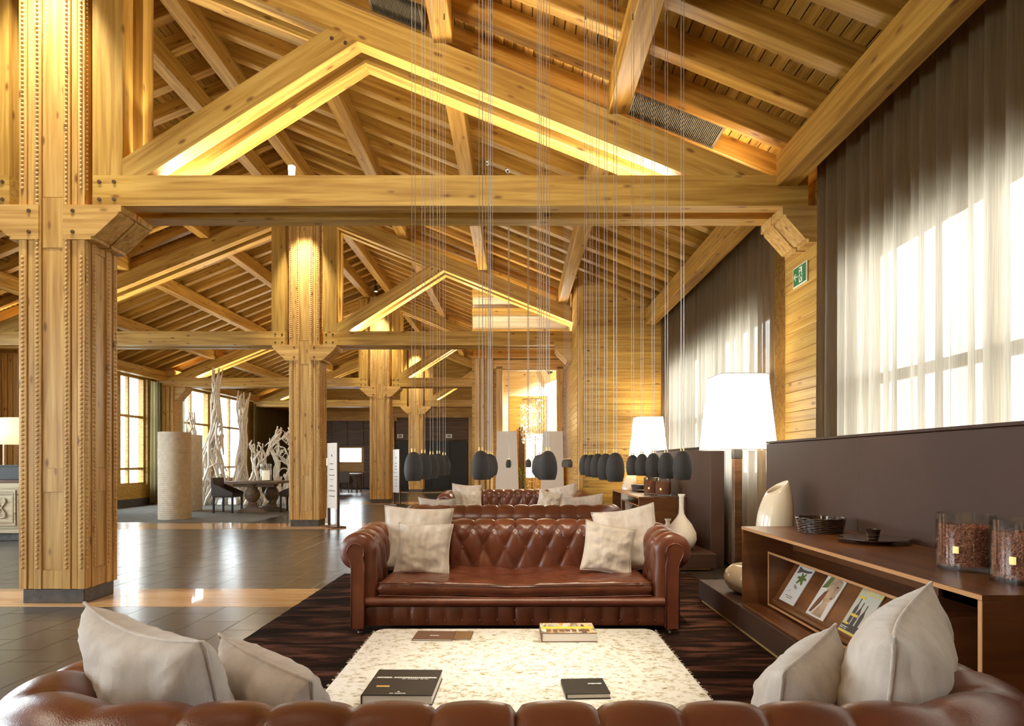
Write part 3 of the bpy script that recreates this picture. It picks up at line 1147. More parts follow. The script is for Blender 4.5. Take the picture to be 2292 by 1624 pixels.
# back wall
BY = 29.6
wall('wall_back', 'y', BY, 0.25, -11, -0.83, 0, 7.0, [(-8.45, -7.25, 1.2, 1.95), (-8.9, -8.6, 0.9, 1.95)], M_WALLB, 'timber wall at the far end of the hall')
wall('wall_front', 'y', -6.2, 0.2, -11, 3, 0, 7.0, [], M_WALLB, 'timber wall behind the viewpoint')
wall('wall_next_room', 'x', -0.95, 0.12, DY + 0.2, BY, 0, 5.6, [], M_WALLB, 'side wall between the hall and the next room')
nk = thing('trim_2', 'dark panelled dining nook lining at the end of the hall', 'wall panel', (0, BY, 0), kind='structure')
for i in range(6):
    for j in range(4):
        if (i in (2, 3)) and j == 1:
            continue
        MB().cbox(-10.2 + i * 0.75 + 0.01, -10.2 + (i + 1) * 0.75 - 0.01, -0.05, -0.01, j * 0.78 + 0.01 + (0.4 if j > 1 else 0), (j + 1) * 0.78 - 0.01 + (0.4 if j >= 1 else 0), 0.01).build('panel', M_DARKW, nk)
beam('beam_band', (-10.5, -0.12, 3.42), (-5.6, -0.12, 3.42), 0.12, 0.5, M_BEAM, nk)
window(wn, 0, 0, 1, 0, 1, [], [], 'small sunlit window in the dark dining nook')
wo = bpy.data.objects['window_%d' % wn]
wo.location = (-7.85, BY + 0.1, 1.2)
wo.rotation_euler = (0, 0, R(90))
wo.scale = (1, 1.2, 0.75)

# dark double doors at the end
dd = thing('door_2', 'dark double doors under a brown lintel panel at the hall end', 'door', (-3.9, BY - 0.1, 0), kind='structure')
for i, x in enumerate((-1.75, -0.9, -0.05, 0.8)):
    MB().cbox(x, x + 0.83, -0.04, 0.02, 0.0, 2.25, 0.006).build('door_leaf', M_BLACK, dd)
MB().cbox(-1.78, 1.66, -0.03, 0.05, 2.27, 3.35, 0.01).build('lintel_panel', M_DARKW, dd)
beam('frame_post', (1.75, -0.05, 0), (1.75, -0.05, 3.5), 0.16, 0.12, M_PINE, dd, up=(0, -1, 0))
beam('frame_post', (-1.9, -0.05, 0), (-1.9, -0.05, 3.5), 0.16, 0.12, M_PINE, dd, up=(0, -1, 0))
beam('frame_head', (-2.0, -0.1, 3.55), (3.0, -0.1, 3.55), 0.16, 0.45, M_PINE, dd)


def exit_small(x, lab):
    t = thing('exit_sign', lab, 'sign', (x, BY - 0.17, 2.46))
    MB().cbox(-0.14, 0.14, -0.01, 0.02, -0.09, 0.09, 0.004).build('plate', M_SIGNW, t)
    MB().box(-0.07, -0.02, -0.014, -0.009, -0.06, 0.06).box(0.01, 0.07, -0.014, -0.009, -0.05, 0.05).build('pictogram', M_INKD, t)


exit_small(-5.45, 'small exit sign above the dark doors, left of the furthest column')
exit_small(-3.15, 'small exit sign above the dark doors, right of the furthest column')

# ------------------------------------------------------------------ the room beyond the doorway
nr = wall('wall_inner_room', 'y', 16.6, 0.15, -0.9, 2.7, 0, 4.4, [(-0.21, 0.84, 0, 3.0)], M_CREAMW, 'cream panelled wall of the next room with a second opening')
wall('wall_window_room', 'y', 21.0, 0.15, -0.9, 4, 0, 4.4, [(0.30, 1.0, 0.6, 2.3)], M_WALLB, 'wall with a bright window at the end of the next room')
wall('wall_room_right', 'x', 2.72, 0.2, 13.7, 21, 0, 4.4, [], M_CREAMW, 'right wall of the next room')
tag(MB().box(-0.9, 2.8, 13.7, 21, 4.0, 4.1).build('ceiling_next_room', M_CREAMW), 'cream board ceiling of the next room', 'ceiling', kind='structure')
cbm = thing('trim_3', 'cream ceiling beams of the next room', 'beams', (0, 0, 0), kind='structure')
for y in (14.3, 15.0, 15.7, 16.3, 17.6, 18.6):
    beam('beam', (-0.9, y, 3.83), (2.7, y, 3.83), 0.16, 0.3, M_CREAMW, cbm)
light('POINT', (1.2, 15.2, 3.2), 420, (1.0, 0.93, 0.78), size=0.15, name='next_room_light')
light('POINT', (0.8, 19.6, 3.0), 120, (1.0, 0.85, 0.6), size=0.15, name='next_room_light')
ac = thing('air_conditioner', 'white air conditioning cassette on the ceiling of the next room', 'air conditioner', (0.72, 15.3, 3.1))
MB().cbox(-0.05, 0.42, -0.5, 0.5, 0, 0.55, 0.03).build('body', M_ACW, ac, rot=(0, R(-22), 0))
MB().cbox(0.12, 0.24, -0.503, -0.49, 0.18, 0.45, 0.004).build('vent', M_BLACK, ac, rot=(0, R(-22), 0))
window(wn + 1, 0, 0, 1, 0, 1, [0.5], [], 'bright window at the end of the next room')
wo = bpy.data.objects['window_%d' % (wn + 1)]
wo.location = (0.65, 21.07, 0.6)
wo.rotation_euler = (0, 0, R(90))
wo.scale = (1, 0.7, 1.7)
tag(MB().cbox(0.1, 0.28, 20.7, 20.9, 0, 2.4, 0.01).build('door_3', M_FELT), 'dark door post beside the bright window of the next room', 'door', kind='structure')
# chandelier
cl = thing('chandelier', 'sparkling crystal cluster chandelier hanging in the next room', 'chandelier', (0.47, 17.8, 1.75))
mb = MB()
for i in range(46):
    a, r = rnd.uniform(0, 6.28), math.sqrt(rnd.random()) * 0.36
    x, y = r * math.cos(a), r * math.sin(a)
    z0 = rnd.uniform(0.0, 0.35)
    mb.tube([(x, y, z0), (x, y, 1.25)], 0.004, 4)
    for q in range(9):
        mb.ball((x + rnd.uniform(-.03, .03), y, z0 + q * 0.11), 0.018, 5, 3)
mb.lathe([(0, 1.25), (0.3, 1.25), (0.3, 1.28), (0, 1.28)], 16)
mb.tube([(0, 0, 1.28), (0, 0, 2.2)], 0.01, 5)
tag(mb.build('crystal_strings', M_CRYS, cl), kind='stuff')
bme = MB().ball((0, 0, 0), 0.02, 8, 5).mesh('bulb', M_SPARK, 'all')
for i in range(60):
    a, r = rnd.uniform(0, 6.28), math.sqrt(rnd.random()) * 0.4
    link('bulb', bme, cl, loc=(r * math.cos(a), r * math.sin(a) * 0.9, rnd.uniform(0.02, 1.15)))
light('POINT', (0.47, 17.8, 2.4), 60, (1.0, 0.8, 0.5), size=0.4, name='chandelier_light')
# white pylons
py = thing('white_pylon', 'tall tapered white pylon, to the left of the doorway opening', 'pylon', (-0.185, 13.15, 0), group='white pylons at the doorway')
MB().add([(-0.26, -0.08, 0), (0.26, -0.08, 0), (0.26, 0.08, 0), (-0.26, 0.08, 0), (-0.215, -0.06, 1.89), (0.2, -0.06, 1.89), (0.2, 0.06, 1.89), (-0.215, 0.06, 1.89)],
         [(3, 2, 1, 0), (4, 5, 6, 7), (0, 1, 5, 4), (1, 2, 6, 5), (2, 3, 7, 6), (3, 0, 4, 7)]).build('slab', M_WHITE, py)
dup(py, (0.76, 13.15, 0), R(180), 'tall tapered white pylon, to the right of the doorway opening')
# frosted bushes
for i, (x, y, s, lab) in enumerate(((0.12, 16.2, 1.15, 'small frosted conical tree between the white pylons'), (0.5, 19.5, 1.4, 'large white frosted bush below the chandelier'))):
    t = thing('frosted_bush', lab, 'bush', (x, y, 0))
    mb = MB()
    for q in range(420):
        h = rnd.random() ** 0.8
        rr = (1 - h) * 0.22 * s * rnd.uniform(0.7, 1.05)
        a = rnd.uniform(0, 6.28)
        c = Vector((rr * math.cos(a), rr * math.sin(a), 0.3 + h * s * 0.8))
        d1 = Vector((rnd.uniform(-1, 1), rnd.uniform(-1, 1), rnd.uniform(-0.2, 1))).normalized() * 0.045
        d2 = d1.cross(Vector((0.3, 0.5, 0.8))).normalized() * 0.015
        mb.add([c - d2, c + d2, c + d1], [(0, 1, 2)])
    tag(mb.build('foliage', M_FROST if i else M_GREENP, t), kind='stuff')
    MB().lathe([(0.0, 0), (0.12 * s, 0), (0.15 * s, 0.3), (0, 0.3)], 14).build('pot', M_WHITE, t)
    MB().tube([(0, 0, 0.28), (0, 0, 0.3 + 0.6 * s)], 0.015, 5).build('trunk', M_DARKW, t)


# ------------------------------------------------------------------ curtains
def curtain(name, x, y0, y1, z0, z1, mat, label, pitch=0.15, amp=0.045, seed=1):
    L_ = y1 - y0
    n = int(L_ / 0.016)
    rr = random.Random(seed)
    ph = [rr.uniform(0, 6.28) for _ in range(4)]

    def fn(u, v):
        y = y0 + u * L_
        k = 2 * math.pi / pitch
        yy = y + 0.05 * math.sin(y * 2.3 + ph[3])
        dx = amp * (math.sin(k * yy + ph[0]) + 0.45 * math.sin(k * 0.53 * yy + ph[1]) + 0.25 * math.sin(k * 1.7 * yy + ph[2]))
        flare = 0.55 + 0.45 * (1 - v)
        return (x + dx * flare, y, z0 + v * (z1 - z0))

    o = MB().grid(n, 10, fn).build(name, mat, None, 'all')
    return tag(o, label, 'curtain')


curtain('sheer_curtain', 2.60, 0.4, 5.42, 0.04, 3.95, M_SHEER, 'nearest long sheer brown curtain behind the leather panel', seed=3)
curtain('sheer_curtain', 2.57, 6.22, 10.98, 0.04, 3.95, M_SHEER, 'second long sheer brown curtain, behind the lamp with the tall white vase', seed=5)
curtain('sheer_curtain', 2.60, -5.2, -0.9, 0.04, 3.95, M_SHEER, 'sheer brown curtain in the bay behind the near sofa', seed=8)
curtain('dark_curtain', -10.6, 25.3, 29.3, 0.05, 3.6, M_SHEER2, 'olive curtain at the far end of the window wall', seed=9)
curtain('pale_curtain', -10.6, 18.2, 18.8, 0.05, 3.6, M_SHEER2, 'drawn olive curtain beside the tall windows', seed=10)
curtain('olive_curtain', -10.6, 19.2, 20.0, 0.05, 3.6, M_SHEER2, 'drawn olive curtain right of the wall pilaster', seed=11)
# pilaster on the window wall
wp = thing('wall_pilaster', 'timber pilaster with corbel on the window wall', 'pilaster', (-10.55, D[3] + 0.235, 0), kind='structure')
for i in range(5):
    beam('strip', (-0.24 + i * 0.12, -0.24, 0.1), (-0.24 + i * 0.12, -0.24, 3.5), 0.10, 0.04 + 0.02 * (i % 2), M_PINE, wp, up=(0, -1, 0))
MB().box(-0.3, 0.3, -0.22, 0.2, 0, 4.0).build('core', M_PINE, wp)
MB().prism([(0.3, 3.1), (0.36, 3.1), (0.62, 3.42), (0.62, 3.498), (0.3, 3.498)], -0.22, 0.2).build('corbel', M_PINE, wp)

wq = thing('wall_pilaster', 'pale timber pilaster behind the counter at the left edge', 'pilaster', (-10.55, 13.3, 0), kind='structure')
for i in range(5):
    beam('strip', (-0.24 + i * 0.12, -0.24, 0.1), (-0.24 + i * 0.12, -0.24, 3.5), 0.10, 0.04 + 0.02 * (i % 2), M_PINE, wq, up=(0, -1, 0))
MB().box(-0.3, 0.3, -0.22, 0.2, 0, 4.0).build('core', M_PINE, wq)
MB().prism([(0.3, 3.1), (0.36, 3.1), (0.62, 3.42), (0.62, 3.498), (0.3, 3.498)], -0.22, 0.2).build('corbel', M_PINE, wq)

# exterior
tag(MB().box(-60, -11.4, -30, 60, -0.3, -0.2).box(3.2, 60, -30, 60, -0.3, -0.2).build('ground', M_GRND), 'pale ground outside the windows', 'ground', kind='structure')
for i, (x, y, h, lab) in enumerate(((-14.2, 20.6, 3.1, 'slim green conifer outside the left window'), (-15.5, 22.6, 2.0, 'bushy green conifer low outside the left window'),
                                    (-13.6, 26.2, 1.6, 'low green bush outside behind the driftwood'))):
    t = thing('conifer', lab, 'tree', (x, y, -0.2))
    mb = MB()
    for q in range(1600):
        hh = rnd.random()
        rr = (1 - hh) ** 0.7 * 0.2 * h * math.sqrt(rnd.uniform(0.2, 1.0))
        a = rnd.uniform(0, 6.28)
        c = Vector((rr * math.cos(a), rr * math.sin(a), 0.15 + hh * h))
        d1 = Vector((math.cos(a), math.sin(a), rnd.uniform(0.2, 1.2))).normalized() * rnd.uniform(0.1, 0.18)
        d2 = d1.cross(Vector((rnd.uniform(-1, 1), rnd.uniform(-1, 1), 0.3))).normalized() * 0.025
        mb.add([c - d2, c + d2, c + d1], [(0, 1, 2)])
    tag(mb.build('foliage', M_TREE, t), kind='stuff')
    MB().tube([(0, 0, 0), (0, 0, h * 0.8)], [0.06, 0.02], 6).build('trunk', M_DARKW, t)


# ------------------------------------------------------------------ chesterfield sofa
def sofa_parts():
    A, YB, RC = 1.0, 0.72, 0.16
    pts = []                                  # (x, y, nx, ny)
    ds = 0.0125
    n = int((YB - RC - 0.03) / ds)
    for i in range(n):
        pts.append((-A, 0.03 + (YB - RC - 0.03) * i / n, -1, 0))
    m = 22
    for i in range(m):
        a = math.pi - (math.pi / 2) * i / m
        pts.append((-A + RC + RC * math.cos(a), YB - RC + RC * math.sin(a), math.cos(a), math.sin(a)))
    nb = int((2 * (A - RC)) / ds)
    for i in range(nb + 1):
        pts.append((-A + RC + 2 * (A - RC) * i / nb, YB, 0, 1))
    half = list(pts[:n + m])
    for (x, y, nx, ny) in reversed(half):
        pts.append((-x, y, -nx, ny))
    # arc length measured at the roll
    s = [0.0]
    for i in range(1, len(pts)):
        a, b = pts[i - 1], pts[i]
        s.append(s[-1] + math.hypot(b[0] + 0.06 * b[2] - a[0] - 0.06 * a[2], b[1] + 0.06 * b[3] - a[1] - 0.06 * a[3]))
    mid = s[-1] / 2
    p = 0.176
    q = 0.173
    rc, zc0 = 0.137, 0.588
    # profile: (n, z, nn, nz, v, amp)
    prof = []
    v140 = math.radians(40) * rc
    k = 26
    for i in range(k):
        z = 0.24 + (zc0 - 0.24) * i / k
        prof.append((0.0, z, -1, 0, (zc0 - z) + v140, 1.0))
    k = 58
    for i in range(k + 1):
        a = 180 - 285 * i / k
        ar = R(a)
        v = v140 - R(180 - a) * rc
        amp = 1.0 if a > 90 else max(0.0, 1 - (90 - a) / 150)
        prof.append((rc + rc * math.cos(ar), zc0 + rc * math.sin(ar), math.cos(ar), math.sin(ar), v, amp))
    for i in range(1, 9):
        z = 0.45 + (0.06 - 0.45) * i / 8
        prof.append((0.165, z, 1, 0, -9, 0.0))
    total = s[-1]

    def vert(i, j):
        x, y, nx, ny = pts[i]
        nn_, z, dn, dz, v, amp = prof[j]
        U = (s[i] - mid) / p
        V = v / q
        if V >= 0:
            f = (abs(math.sin(math.pi * (U - V / 2))) * abs(math.sin(math.pi * (U + V / 2)))) ** 0.42
        else:
            f = abs(math.sin(math.pi * U)) ** 0.30
        e = min(s[i], total - s[i])
        fade = min(1.0, e / 0.12)
        h = (0.030 if V >= 0 else 0.030 - 0.008 * min(1, -V)) * amp * (f - 0.8) * fade
        if V >= 0:
            h *= 1.05
        if e < 0.055:
            qq = (0.055 - e) / 0.055
            h -= 0.05 * (1 - math.sqrt(max(0, 1 - qq * qq)))
        back = 1.0 + 0.035 * min(1.0, max(0.0, (y - 0.25) / 0.45))
        zz = z + dz * h
        return (x + nx * (nn_ + dn * h), y + ny * (nn_ + dn * h), zz * back if zz > 0.3 else zz)

    NP = len(prof)
    i1, i2 = n + m // 2, len(pts) - 1 - n - m // 2
    out = {}
    for nm, a, b in (('arm_l', 0, i1), ('back', i1, i2), ('arm_r', i2, len(pts) - 1)):
        mb = MB()
        vs = [vert(i, j) for i in range(a, b + 1) for j in range(NP)]
        fs = [(i * NP + j, (i + 1) * NP + j, (i + 1) * NP + j + 1, i * NP + j + 1) for i in range(b - a) for j in range(NP - 1)]
        for i in range(b - a):
            fs.append((i * NP + NP - 1, (i + 1) * NP + NP - 1, (i + 1) * NP, i * NP))
        fs.append(tuple(range(NP)))
        fs.append(tuple(reversed(range((b - a) * NP, (b - a + 1) * NP))))
        mb.add(vs, fs)
        out[nm] = mb.mesh('sofa_' + nm, M_LEATHER, 60)
    # buttons
    bt = MB()
    nr_ = 0
    for r_ in range(0, 3):
        for i in range(-14, 15):
            U = i + (0.5 if r_ % 2 else 0.0)
            ss = mid + U * p
            if ss < 0.14 or ss > total - 0.14:
                continue
            ii = min(range(len(s)), key=lambda k_: abs(s[k_] - ss))
            jj = min(range(len(prof)), key=lambda k_: abs(prof[k_][4] - r_ * q))
            vx = vert(ii, jj)
            bt.ball(vx, 0.010, 6, 4)
    out['buttons'] = bt.mesh('sofa_buttons', M_LEATHER, 'all')
    # front scroll panel (left arm), mirrored for the right
    head = []
    for i in range(15):
        a = R(-35 + 250 * i / 14)
        head.append((-(A + rc) + 0.062 * math.cos(a), zc0 + 0.004 + 0.062 * math.sin(a)))
    poly = [(-(A + 0.165), 0.05)] + [(-(A + 0.165), 0.50)] + head[::-1] + [(-(A + 0.075), 0.50), (-(A + 0.075), 0.05)]
    mbp = MB().prism(poly, -0.012, 0.06)
    out['panel_l'] = mbp.mesh('scroll_panel', M_LEATHER)
    mbp = MB().prism([(-x, z) for x, z in reversed(poly)], -0.012, 0.06)
    out['panel_r'] = mbp.mesh('scroll_panel', M_LEATHER)
    out['welt_l'] = MB().tube([(x, -0.010, z) for x, z in poly], 0.006, 6).mesh('welt', M_LEATHER, 'all')
    out['welt_r'] = MB().tube([(-x, -0.010, z) for x, z in poly], 0.006, 6).mesh('welt', M_LEATHER, 'all')
    # seat cushion
    mbc = MB()
    W, Dp, H = 1.985, 0.74, 0.125

    def seat(sgn):
        def fn(u, v):
            a, b = 2 * u - 1, 2 * v - 1
            e = max(0.0, (1 - abs(a) ** 26) * (1 - abs(b) ** 14)) ** 0.34
            wr = 0.010 * noise.noise((a * 9, b * 2.2, 1.3 * sgn)) + 0.005 * noise.noise((a * 24, b * 6, 4.0))
            sag = -0.012 * math.exp(-(a / 0.10) ** 2) - 0.010 * (1 - a * a)
            zz = sgn * H / 2 * e + (wr + (sag if sgn > 0 else 0)) * e + (-0.010 * math.exp(-(a / 0.30) ** 2))
            return (a * W / 2, b * Dp / 2, zz)
        return fn

    mbc.grid(110, 44, seat(1)).grid(110, 44, seat(-1))
    out['seat'] = mbc.mesh('seat_cushion', M_LEATHER, 50)
    pip = MB()
    for zz, rr in ((0.046, 0.0045), (-0.046, 0.0045)):
        P_ = []
        for i in range(81):
            a = -1 + 2 * i / 80
            P_.append((a * (W / 2 - 0.01), -Dp / 2 - 0.002 + 0.004, zz - 0.012 * (1 - a * a) - 0.008 * math.exp(-(a / 0.3) ** 2)))
        pip.tube(P_, rr, 6)
    out['piping'] = pip.mesh('piping', M_LEATHER, 'all')
    # rolled rail and pleated front
    rail = MB()
    P_ = [(-1.07, 0.05, 0.235), (1.07, 0.05, 0.235)]
    sec = [(0.05 + 0.042 * math.cos(R(a)) * 1.0 - 0.01, 0.232 + 0.034 * math.sin(R(a))) for a in range(90, 271, 15)]
    vs = [(-1.07, y_, z_) for y_, z_ in sec] + [(1.07, y_, z_) for y_, z_ in sec]
    k = len(sec)
    fs = [(i, i + 1, i + 1 + k, i + k) for i in range(k - 1)] + [tuple(range(k)), tuple(range(2 * k - 1, k - 1, -1))]
    rail.add(vs, fs)
    out['rail'] = rail.mesh('seat_rail', M_LEATHER, 60)
    fr = MB()

    def fnf(u, v):
        x = -1.07 + 2.14 * u
        f = abs(math.sin(math.pi * x / 0.126)) ** 0.4
        vv = math.sin(math.pi * min(1, max(0, v)))
        return (x, 0.052 - 0.018 * f * (0.35 + 0.65 * vv ** 0.5), 0.06 + 0.14 * v)

    fr.grid(150, 8, fnf)
    out['apron'] = fr.mesh('front_apron', M_LEATHER, 60)
    b2 = MB()
    for i in range(-8, 9):
        b2.ball((i * 0.126, 0.042, 0.098), 0.008, 6, 4)
    out['apron_buttons'] = b2.mesh('apron_buttons', M_LEATHER, 'all')
    out['deck'] = MB().box(-1.0, 1.0, 0.055, 0.86, 0.06, 0.262).mesh('seat_deck', M_LEATHER)
    out['foot'] = MB().lathe([(0, 0.0), (0.014, 0.0), (0.018, 0.010), (0.014, 0.02), (0.03, 0.03), (0.034, 0.045), (0.026, 0.06), (0, 0.06)], 14).mesh('foot', M_DARKW, True)
    return out


SP = sofa_parts()


def sofa(label, loc, rotz):
    t = thing('chesterfield_sofa', label, 'sofa', loc, rotz, 'chesterfield sofas')
    link('arm', SP['arm_l'], t)
    link('arm', SP['arm_r'], t)
    bk = link('backrest', SP['back'], t)
    tag(link('button', SP['buttons'], bk), kind='stuff')
    for sd in 'lr':
        link('welt', SP['welt_' + sd], link('scroll_panel', SP['panel_' + sd], t))
    sc = link('seat_cushion', SP['seat'], t, loc=(0, 0.395, 0.325))
    link('piping', SP['piping'], sc)
    link('seat_rail', SP['rail'], t)
    ap = link('front_apron', SP['apron'], t)
    tag(link('button', SP['apron_buttons'], ap), kind='stuff')
    link('seat_deck', SP['deck'], t)
    for x in (-1.12, 1.12):
        for y in (0.05, 0.80):
            link('foot', SP['foot'], t, loc=(x, y, 0))
    return t


RZ = 0.012
s1 = sofa('brown leather chesterfield in the foreground, seen from behind', (0.0, 2.02, RZ), R(180))
s1.scale = (1.0, 0.80, 0.957)
sofa('brown leather chesterfield facing the viewer across the cream table', (-0.006, 4.46, RZ), 0)
sofa('brown leather chesterfield seen from behind, just past the sofa with four pale cushions', (-0.03, 7.90, RZ), R(180))
sofa('furthest brown leather chesterfield, facing the viewer near the white pylons', (-0.03, 10.16, RZ), 0)


# ------------------------------------------------------------------ cushions
def cushion_mesh(w_, h_, t_, seed, mat):
    mb = MB()
    n = 30

    def side(sg):
        def fn(u, v):
            a, b = 2 * u - 1, 2 * v - 1
            px_ = w_ / 2 * a * (1 - 0.075 * (1 - b * b) + 0.02 * a * a * b * b)
            pz_ = h_ / 2 * b * (1 - 0.075 * (1 - a * a) + 0.02 * a * a * b * b)
            e = (max(0, 1 - a * a) * max(0, 1 - b * b)) ** 0.44
            wr = noise.noise((a * 2.2 + seed, b * 2.2, sg * 3.1)) * 0.022 + noise.noise((a * 6 + seed * 2, b * 6, sg)) * 0.008
            # radiating creases at the corners
            cr = 0.006 * math.sin(14 * math.atan2(1.02 - abs(b), 1.02 - abs(a)) + seed) * (abs(a) * abs(b)) ** 1.5
            ed = min(1, 6 * (1 - max(abs(a), abs(b))))
            bend = 0.02 * (a * a - b * b) * math.sin(seed)
            return (px_, sg * t_ / 2 * e + (wr + cr) * ed + bend, pz_)
        return fn

    mb.grid(n, n, side(1)).grid(n, n, side(-1))
    me = mb.mesh('cushion_cover', mat, 'all')
    f = side(1)
    per = []
    for i in range(n):
        per.append(f(i / n, 0))
    for i in range(n):
        per.append(f(1, i / n))
    for i in range(n):
        per.append(f(1 - i / n, 1))
    for i in range(n):
        per.append(f(0, 1 - i / n))
    pm = MB().tube(per, 0.0048, 6, closed=True).mesh('piping', mat, 'all')
    return me, pm


cs_n = [0]


def cushion(label, size, loc, rot, mat=M_LINEN, name='cushion', grp='pale shimmering linen cushions'):
    """size (w,h,t); loc is the centre; rot = (tilt about local x, roll about view axis, yaw)"""
    cs_n[0] += 1
    me, pm = cushion_mesh(*size, cs_n[0] * 1.37, mat)
    o = link(name, me)
    o.rotation_mode = 'XYZ'
    Mx = Matrix.Rotation(R(rot[2]), 4, 'Z') @ Matrix.Rotation(R(rot[0]), 4, 'X') @ Matrix.Rotation(R(rot[1]), 4, 'Y')
    o.matrix_world = Matrix.Translation(loc) @ Mx
    tag(o, label, 'cushion', grp)
    link('piping', pm, o)
    return o


# facing sofa
cushion('large pale cushion at the left end of the facing sofa, behind a smaller one', (0.55, 0.52, 0.16), (-0.80, 5.045, 0.625), (-16, 3, 4))
cushion('smaller pale cushion in front, at the left end of the facing sofa', (0.43, 0.41, 0.14), (-0.725, 4.90, 0.565), (-18, 2, -3))
cushion('bronze cushion half hidden at the left end of the facing sofa', (0.34, 0.30, 0.12), (-0.845, 5.06, 0.52), (-14, -6, 10), M_BRONZE, grp='bronze cushions')
cushion('large pale cushion at the right end of the facing sofa, corner up', (0.50, 0.52, 0.16), (0.90, 5.02, 0.625), (-16, -10, -8))
cushion('smaller pale cushion tilted in front, at the right end of the facing sofa', (0.40, 0.39, 0.13), (0.72, 4.87, 0.57), (-20, 12, 8))
# foreground sofa
cushion('large pale cushion in the foreground, leaning at the left of the near sofa', (0.50, 0.50, 0.25), (-0.93, 1.63, 0.605), (14, 4, -30))
cushion('small pale cushion in the foreground, to the right of the larger left one', (0.40, 0.40, 0.21), (-0.665, 1.74, 0.54), (18, 8, -36))
cushion('large pale cushion in the foreground, upright before the right arm of the near sofa', (0.52, 0.52, 0.25), (0.985, 1.64, 0.625), (12, -5, 50))
cushion('small pale cushion in the foreground, left of the big right one', (0.40, 0.40, 0.20), (0.765, 1.70, 0.565), (12, -5, 48))
# second group
cushion('low wide pale cushion at the left of the third sofa, seen over its back', (0.44, 0.42, 0.14), (-0.93, 7.38, 0.62), (14, 2, -6))
cushion('pale cushion corner right of the low wide one on the third sofa', (0.36, 0.36, 0.13), (-0.72, 7.46, 0.58), (16, 8, -8))
cushion('pale cushion at the right of the third sofa, seen over its back', (0.46, 0.44, 0.15), (0.80, 7.36, 0.64), (14, -6, 10))
cushion('large pale cushion at the left of the furthest sofa', (0.50, 0.48, 0.15), (-0.86, 10.72, 0.63), (-16, 4, 4))
cushion('smaller pale cushion at the left front of the furthest sofa', (0.36, 0.36, 0.13), (-0.76, 10.60, 0.575), (-16, -3, 3))
cushion('large pale cushion at the right of the furthest sofa, corner up', (0.48, 0.46, 0.15), (0.83, 10.70, 0.62), (-16, -12, -6))
cushion('smaller pale cushion tilted at the right front of the furthest sofa', (0.38, 0.36, 0.13), (0.55, 10.58, 0.57), (-16, 14, 6))


# ------------------------------------------------------------------ rugs
def rug(name, x0, x1, y0, y1, mat, label, amp, step=0.05):
    nu, nv = int((x1 - x0) / step), int((y1 - y0) / step)

    def fn(u, v):
        x, y = x0 + u * (x1 - x0), y0 + v * (y1 - y0)
        ed = min(1, min(u, 1 - u) * 40, min(v, 1 - v) * 40)
        wob = 0.008 * noise.noise((x * 9, y * 9, 2)) if ed < 1 else 0
        return (x + wob, y + wob, 0.001 + (0.010 + amp * noise.noise((x * 1.7, y * 9, 0))) * ed)

    o = MB().grid(nu, nv, fn).build(name, mat, None, 'all')
    return tag(o, label, 'rug')


rug('brown_rug', -1.92, 1.95, 0.5, 7.0, M_RUG, 'dark brown wavy pile rug under the near seating group', 0.004)
rug('brown_rug', -1.92, 1.95, 7.6, 11.0, M_RUG, 'dark brown pile rug under the far seating group', 0.004, 0.1)
rug('grey_rug', -10.5, -5.45, 12.95, 18.3, M_RUGG, 'grey flat rug under the pedestal table and driftwood', 0.001, 0.25)


# ------------------------------------------------------------------ coffee tables
def coffee_table(label, y0, y1, x0, x1, grp):
    t = thing('coffee_table', label, 'coffee table', ((x0 + x1) / 2, (y0 + y1) / 2, RZ), group=grp)
    a, b = (x1 - x0) / 2, (y1 - y0) / 2
    n = 6
    rc = 0.07

    def outline(off, ry=0):
        P_ = []
        for cx, cy, a0 in ((a - rc, -b + rc, -90), (a - rc, b - rc, 0), (-a + rc, b - rc, 90), (-a + rc, -b + rc, 180)):
            for i in range(n + 1):
                an = R(a0 + 90 * i / n)
                P_.append((cx + (rc - off) * math.cos(an), cy + (rc - off) * math.sin(an)))
        return P_

    lay = [(0.02, 0.08), (0.0, 0.095), (0.0, 0.325), (0.006, 0.340), (0.02, 0.347)]
    vs, fs = [], []
    m = 4 * (n + 1)
    for off, z_ in lay:
        vs += [(x, y, z_) for x, y in outline(off)]
    for k in range(len(lay) - 1):
        for i in range(m):
            j = (i + 1) % m
            fs.append((k * m + i, k * m + j, (k + 1) * m + j, (k + 1) * m + i))
    fs.append(tuple(range(m - 1, -1, -1)))
    fs.append(tuple((len(lay) - 1) * m + i for i in range(m)))
    MB().add(vs, fs).build('hide_block', M_HIDE, t, 30)
    MB().cbox(-a + 0.12, a - 0.12, -b + 0.12, b - 0.12, 0.0, 0.08, 0.01).build('plinth', M_BLACK, t)
    # tufts of hair at the rim
    mb = MB()
    for i in range(240):
        u = rnd.random()
        sd = rnd.choice((0, 1, 2))
        if sd == 0:
            c, dr = Vector((-a, -b + 2 * b * u, 0.335)), Vector((-1, 0, 0.25))
        elif sd == 1:
            c, dr = Vector((a, -b + 2 * b * u, 0.335)), Vector((1, 0, 0.25))
        else:
            c, dr = Vector((-a + 2 * a * u, b, 0.335)), Vector((0, 1, 0.25))
        e = dr.normalized() * rnd.uniform(0.004, 0.012)
        s_ = Vector((-dr.y, dr.x, 0)).normalized() * 0.004
        mb.add([c - s_, c + s_, c + e], [(0, 1, 2)])
    tag(mb.build('hair_fringe', M_HIDE, t), kind='stuff')
    return t


TZ = 0.347 + RZ
coffee_table('large low square table covered in mottled cream hide, between the near sofas', 2.24, 3.36, -0.755, 0.745, 'cream hide tables')
coffee_table('low table covered in cream hide between the two far sofas', 8.30, 9.6, -0.75, 0.7, 'cream hide tables')


